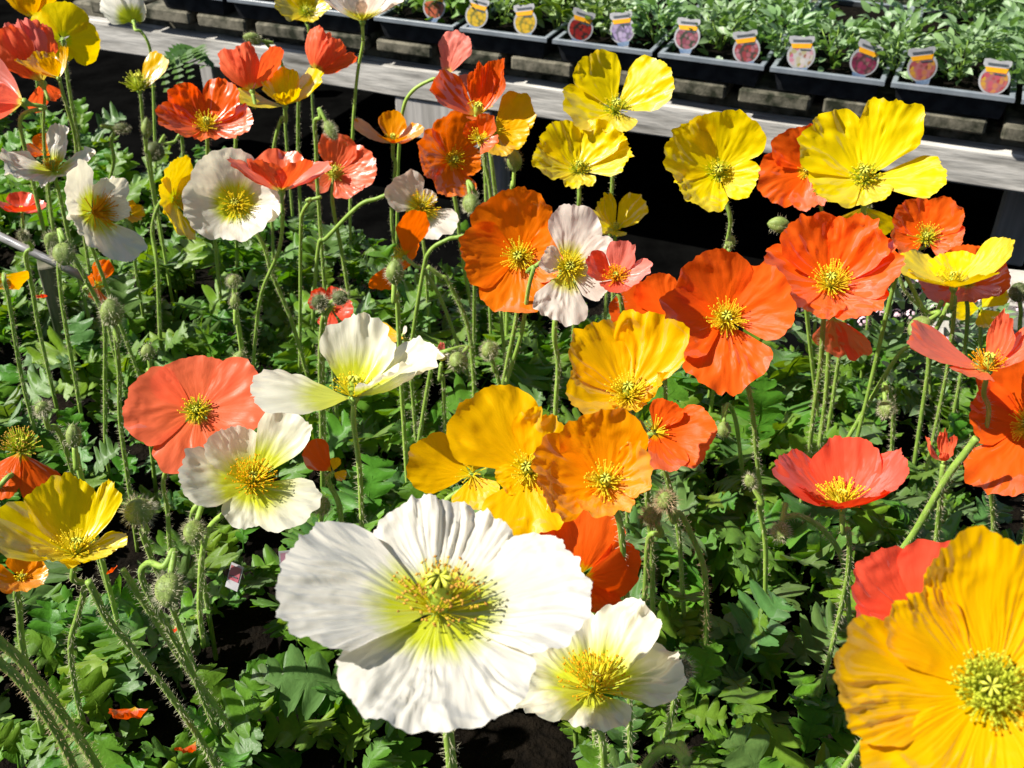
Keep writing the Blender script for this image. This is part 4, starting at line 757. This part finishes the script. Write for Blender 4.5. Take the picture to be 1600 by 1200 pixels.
bud('thick nodding bud on a bristly arch at the bottom edge', (1080, 1232), 40, (.2, -.95, .2), [(1074, 1190, .0), (1056, 1172), (1034, 1172), (1010, 1196), (996, 1240)], z=.645, wide=.8, hl=.004, hair_mat=HAIRB, hairy=1.6, r=.0021)
# thick bristly stems in the near corners (their flowers are outside the frame)
def lone_stem(label, pts, z, r=.002, hair=1.4, hm=None):
    a = at_z(pts[0][0], pts[0][1], z); root = empty('poppy_stalk', a)
    tag(root, label, 'stem', 'bare poppy stems')
    b = at_plane_y(pts[1][0], pts[1][1], a.y)
    make_stem(root, a, (b-a), pts[1:], r, int(pts[0][0]+2000), hair, False, hm)
lone_stem('thick bristly stem slanting across the lower left corner', [(-30, 975), (40, 1040, 0), (100, 1120, .0), (150, 1195, .0), (200, 1290, .0)], .66, .0023, 2.0, HAIRB)
lone_stem('lower of two bristly stems in the lower left corner', [(-30, 1010), (30, 1062, 0), (80, 1130, 0), (115, 1200, 0), (140, 1280, 0)], .665, .0020, 2.0, HAIRB)
lone_stem('long hairy stem running down right from the yellow cup', [(138, 908), (170, 970, 0), (230, 1040, 0), (290, 1120, 0), (345, 1210, 0)], .66, .0017, 1.4)
lone_stem('silver-haired stem slanting below the furry grey bud', [(192, 890), (240, 965, 0), (290, 1040, 0), (345, 1115, 0)], .63, .0017, 1.9)
lone_stem('bristly stem slanting up to the scarlet poppy at the right', [(1526, 684), (1480, 745, 0), (1430, 830, 0), (1400, 875, 0)], .655, .0022, 1.5)
lone_stem('pale arched stem crossing behind the tiny red poppy', [(608, 303), (560, 322, 0), (510, 372, 0), (498, 384, 0), (490, 480, 0)], .64, .0018, .4)
lone_stem('arched pale stem left of the red poppy with green centre', [(502, 308), (486, 312, 0), (473, 332, 0), (470, 360, 0)], .66, .0015, .4)
lone_stem('curved stem below the low half-open yellow poppy', [(668, 416), (700, 440, 0), (728, 500, 0), (738, 560, 0), (742, 640, 0)], .65, .0017, 1.4)
lone_stem('green arch leading to the large orange poppy', [(738, 366), (700, 374, 0), (672, 392, 0), (660, 430, 0)], .66, .0016, .5)
lone_stem('bent stem beside the large pale bud at the right', [(1472, 470), (1455, 505, 0), (1430, 535, 0), (1400, 560, 0)], .635, .0017, .6)
lone_stem('second bent stem beside the large pale bud', [(1482, 474), (1470, 500, 0), (1452, 540, 0), (1450, 580, 0)], .64, .0017, .6)
lone_stem('thin stem hooked over the upright white poppy edge', [(848, 408), (834, 418, -.005), (826, 450, -.005), (815, 520, 0), (800, 570, 0), (786, 620, 0)], .70, .0014, .3)

# ------------------------------------------------------------------ other things in the bed
st = empty('wooden_stake', at_z(112, 560, .46)); tag(st, 'mossy grey wooden stake standing under the metal pipe', 'stake')
p0, p1 = at_z(112, 560, .46), at_plane_y(72, 405, at_z(112, 560, .46).y)
ax_ = (p1-p0); L_ = ax_.length; qz = ax_.to_track_quat('Z', 'Y').to_matrix().to_4x4()
for nm, sx0, sx1, mt in (('front_board', -0.017, 0.0095, MOSSW), ('lit_edge_strip', 0.0101, 0.015, WOODV)):  # lit edge painted as a pale strip, shade painted into the mossy front
    m = MB(); m.box((sx0, -0.006, -0.06), (sx1, 0.008, L_-(0.0 if nm == 'front_board' else .012)), Matrix.Rotation(R_(24), 4, 'Z'), .001); o = m.build(nm, mt, st, False); o.matrix_local = qz
pp = empty('metal_pipe', at_z(-40, 350, .63)); tag(pp, 'grey metal pipe with slots crossing the stake at the left', 'pipe')
a = pp.location.copy(); b_ = at_plane_y(138, 436, a.y-.03)
m = MB(); m.tube([Vector((0, 0, 0)), (b_-a)*.5, b_-a], .0034, 10); m.build('tube', METAL, pp)
m = MB()
dirp = (b_-a).normalized(); nr = Vector((0, -.6, .8)); nr = (nr-dirp*nr.dot(dirp)).normalized()
for fr_ in (.30, .62):
    c0 = (b_-a)*fr_+nr*.0032; e_ = dirp.cross(nr)
    m.add([c0-dirp*.010, c0+e_*.0016+nr*.0006, c0+dirp*.010, c0-e_*.0016+nr*.0006], [(0, 1, 2), (0, 2, 3)])
m.build('slot_edge', PLASTIC, pp, False)
def bed_tag(label, c, w_, h_, z, rz, photo, lean=-30):
    root = empty('plant_label', at_z(c[0], c[1], z)); root.rotation_euler = (R_(lean), R_(random.uniform(-6, 6)), R_(rz)); tag(root, label, 'plant label')
    m = MB(); m.box((-w_/2, -.0004, -h_*.9), (w_/2, .0004, h_/2), None); m.build('label_body', PLASTIC, root, False)
    m = MB(); m.add([(-w_*.42, -.0009, -h_*.40), (w_*.42, -.0009, -h_*.40), (w_*.42, -.0009, h_*.40), (-w_*.42, -.0009, h_*.40)], [(0, 1, 2, 3)]); m.build('printed_photo', photo, root, False)
    m = MB(); m.add([(-w_*.34, -.0013, -h_*.20), (w_*.30, -.0013, -h_*.20), (w_*.30, -.0013, -h_*.12), (-w_*.34, -.0013, -h_*.12)], [(0, 1, 2, 3)]); m.build('print_line', INK, root, False)
bed_tag('small white label with a pink photo tilted beside the pale stem', (368, 896), .0085, .011, .565, -25, photo_mat('pink_photo', [(.6, .18, .25), (.5, .1, .12)], (.5, .15, .15)))
bed_tag('small pink and white label left of the huge white poppy', (453, 872), .012, .009, .585, 12, photo_mat('rose_photo', [(.6, .25, .35), (.62, .3, .4)], (.6, .3, .38)))
bed_tag('blank white label edge at the bottom below the ruffled poppy', (925, 1222), .022, .012, .60, 4, PLASTIC)
# fallen petals
def fallen(label, c, r, colr, z, az, tilt, hw=70, ln=1.0):
    p = at_z(c[0], c[1], z); d = (p-CAM).dot(FWD); Rw = r*d/F
    m = petal_mesh(Rw, ln, hw, 8, 95, c[0]*.1, 18, 26, .10); o = m.build('fallen_petal', PET[colr]); o.location = p
    o.rotation_euler = (R_(tilt[0]), R_(tilt[1]), R_(az)); tag(o, label, 'petal', 'petals fallen on the leaves')
fallen('fallen orange petal curled like a bowl on dark leaves at lower left', (211, 1104), 60, 'flame', .535, -90, (0, 12), 74)
fallen('fallen orange petal with a yellow base at the bottom edge', (306, 1158), 56, 'flame', .55, -100, (0, 10), 34)
fallen('small fallen red petal under the big hairy bud', (272, 978), 30, 'red', .535, -40, (30, 10), 30)
fallen('orange petal scrap right under the yellow cup', (168, 892), 26, 'flame', .58, -30, (0, 10), 50)
fallen('tiny red petal beside the mossy stake', (66, 462), 24, 'red', .56, -70, (0, 20), 44)
fallen('scarlet petal tip showing between the two foreground white poppies', (822, 996), 34, 'red', .60, 160, (0, 10), 44)
# pale block and pink ground cover at the right
bk = empty('concrete_block', at_z(1545, 560, ZS)); bk.rotation_euler = (0, 0, R_(-14)); tag(bk, 'pale concrete block behind the coral poppy at the right', 'block')
m = MB(); m.box((-.05, -.02, 0), (.16, .05, .075), None, .004); m.build('block_body', STONE, bk, False)
m = MB(); m.box((.02, -.01, .077), (.15, .046, .092), None, .003); m.build('cap_slab', STONE, bk, False)
al = empty('sweet_alyssum', at_z(1395, 600, ZS+.02)); tag(al, 'pink-flowered ground cover in the gap behind the bent stems', 'plant')
m = MB(); leaf_cloud(m, 0, 0, 0, .11, .07, .10, 420, .016, .006, .5, 77); tag(m.build('foliage', SEEDL, al), kind='stuff')
rng = random.Random(5); CL = MB()
ALY = solid('alyssum_pink', (.55, .36, .45), (.70, .55, .62), (400, 400, 400), .7, 0)
for i in range(46):
    a = rng.uniform(0, 6.28); q = math.sqrt(rng.random()); c = Vector((.11*q*math.cos(a), .07*q*math.sin(a), .075+.045*rng.random()*(1-q*q*.5)))
    for k in range(9):
        d = Vector((rng.gauss(0, 1), rng.gauss(0, 1), abs(rng.gauss(0, 1)))).normalized(); p = c+d*.0045; e = d.orthogonal().normalized()*.0018; f = d.cross(e)
        CL.add([p+e, p+f, p-e, p-f, p+d*.0008], [(0, 1, 4), (1, 2, 4), (2, 3, 4), (3, 0, 4)])
tag(CL.build('blossoms', ALY, al), kind='stuff')
# fern under the bench
fe = empty('fern', at(300, 175, 1.75)); fe.location.z = .02; tag(fe, 'pale fern fronds hanging in the dark under the bench', 'fern')
tip0 = at(255, 92, 1.78)-fe.location
for k, (ex, ey) in enumerate(((262, 150), (285, 152), (300, 128), (318, 112), (246, 118))):
    base = tip0+Vector((.02*k, 0, 0)); e = at(ex, ey, 1.72)-fe.location
    m = MB(); ns = 12
    for i in range(ns):
        t = i/ns; p = base.lerp(e, t)+Vector((0, 0, .03*math.sin(math.pi*t))); d = (e-base).normalized(); s_ = d.cross(Vector((0, -.7, .7))).normalized(); w_ = .024*(1-t*.8)
        for sg in (-1, 1): m.add([p, p+s_*sg*w_+d*.008, p+d*.010, p+s_*sg*w_*.5-d*.002], [(0, 3, 1, 2)], [(0, .5), (1, .5), (.5, .6), (.5, .4)])
    m.build('frond', LEAFB, fe)

# ------------------------------------------------------------------ poppy foliage: rosettes of lobed leaves
def lobed_leaf(seed):
    """pinnately lobed leaf: rounded, forward-swept lobes, scalloped again, on an arching midrib"""
    rg = random.Random(seed); m = MB()
    kap = R_(rg.uniform(35, 105)); twist = rg.uniform(-.5, .5); nl = rg.choice((4, 4, 5, 5)); W = rg.uniform(.27, .38); fold = rg.uniform(-.1, .55); sw = rg.uniform(.12, .36); ph = rg.uniform(0, 6)
    def bend(p):
        x, y, z = p; z += twist*y*x*.6
        th = kap*x; ct, st = math.cos(th), math.sin(th)          # the blade ends up facing the sky
        return (st/kap+z*st, y, -(1-ct)/kap+z*ct)
    pts = [Vector((t, 0, -.004)) for t in (0, .15, .3, .5, .7, .92)]
    mm = MB(); mm.tube(pts, [.017, .015, .014, .012, .009, .004], 4, False)
    m.add([bend(p) for p in mm.v], mm.f, [(0.1, .5)]*len(mm.v))
    P = []; UV = []; K = 12*nl; sl = [rg.uniform(.75, 1.15) for _ in range(2*nl+2)]; st_ = [rg.uniform(-.7, 1.0) for _ in range(2*nl+2)]
    for i in range(K+1):
        q = i/K; x = .24+.76*q
        env = (.42+.58*sm(0, .45, q))*math.sqrt(max(0.0, 1-q**3.2))
        row = []; ru = []
        for v in (-1, -.72, -.4, 0, .4, .72, 1):
            sd = 0 if v < 0 else 1; k = min(nl-1, int(q*nl)); ph_ = q*nl-k
            lb = (.22+.78*max(0.0, math.sin(math.pi*ph_))**.5*sl[2*k+sd]) if q < .86 else .75
            sc = 1+.10*abs(math.sin(math.pi*ph_*3))-.05
            y = v*W*env*lb*sc
            z = fold*abs(y)*.5+st_[2*k+sd]*abs(y)*.5*math.sin(math.pi*ph_)+.016*math.sin(q*17+ph+v*2)*abs(v)-.35*y*y
            row.append(bend((x+sw*abs(y)-(.05*abs(v) if q > .9 else 0), y, z))); ru.append((q, .5+v*.25))
        P.append(row); UV.append(ru)
    m.grid(P, UV); return m
LV = []
for i in range(14):
    LV.append(lobed_leaf(i*13+1).mesh('leaf', LEAF if i % 5 not in (2, 4) else (LEAFB if i % 5 == 2 else LEAFY)))
clumps = []
rng = random.Random(21)
sp = 0.068
for i in range(-11, 12):
    for j in range(0, 20):
        x = (i+.5*(j % 2))*sp*1.05+rng.uniform(-.022, .022); y = .20+j*sp*.9+rng.uniform(-.022, .022)
        if y > bed_back(x)-0.03: continue
        top = Vector((x, y, ZS+.13)); xx, yy, dd = proj(top)
        if xx < -150 or xx > 1750 or yy > 1420 or dd < .2 or (rng.random() < .10): continue
        clumps.append((x, y, xx, yy))
DIRN = [('right of', 0), ('above and right of', 45), ('above', 90), ('above and left of', 135), ('left of', 180), ('below and left of', 225), ('below', 270), ('below and right of', 315)]
used = set()
for (x, y, xx, yy) in clumps:
    cx, cy = min(max(xx, 10), 1590), min(max(yy, 10), 1190)
    best = None
    for (sh, fx, fy, fr_) in sorted(FLOWERS, key=lambda f: math.hypot(f[1]-cx, f[2]-cy)):
        an = math.degrees(math.atan2(-(cy-fy), cx-fx)) % 360
        dn = min(DIRN, key=lambda q: min(abs(an-q[1]), 360-abs(an-q[1])))[0]
        for adv in ('', 'farther ', 'well '):
            lab = 'poppy leaves '+adv+dn+' the '+sh
            if lab not in used: best = lab; break
        if best: break
    used.add(best)
    root = empty('poppy_leaf_rosette', (x, y, ZS-.005)); tag(root, best, 'leaves', 'leaf rosettes of the poppy bed')
    nl = rng.randint(17, 23); a0 = rng.uniform(0, 6.28); hgt = rng.uniform(.7, 1.35)
    for k in range(nl):
        o = bpy.data.objects.new('leaf', rng.choice(LV)); COL.objects.link(o); o.parent = root
        inner = k/nl
        el = R_(40+60*inner+rng.uniform(-14, 14)); az = a0+k*2.4+rng.uniform(-.3, .3); L = hgt*rng.uniform(.029, .060)*(1.05-.1*inner)
        o.scale = (L, L*rng.uniform(.8, 1.05), L)
        o.rotation_mode = 'QUATERNION'
        o.rotation_quaternion = (Matrix.Rotation(az, 4, 'Z') @ Matrix.Rotation(-el, 4, 'Y') @ Matrix.Rotation(rng.uniform(-.7, .7), 4, 'X')).to_quaternion()
        o.location = (rng.uniform(-.024, .024), rng.uniform(-.024, .024), rng.uniform(0, .045))
print('clumps', len(clumps), 'flowers', len(FLOWERS), 'tris', sum(len(o.data.polygons)*2 for o in bpy.data.objects if o.type == 'MESH'))
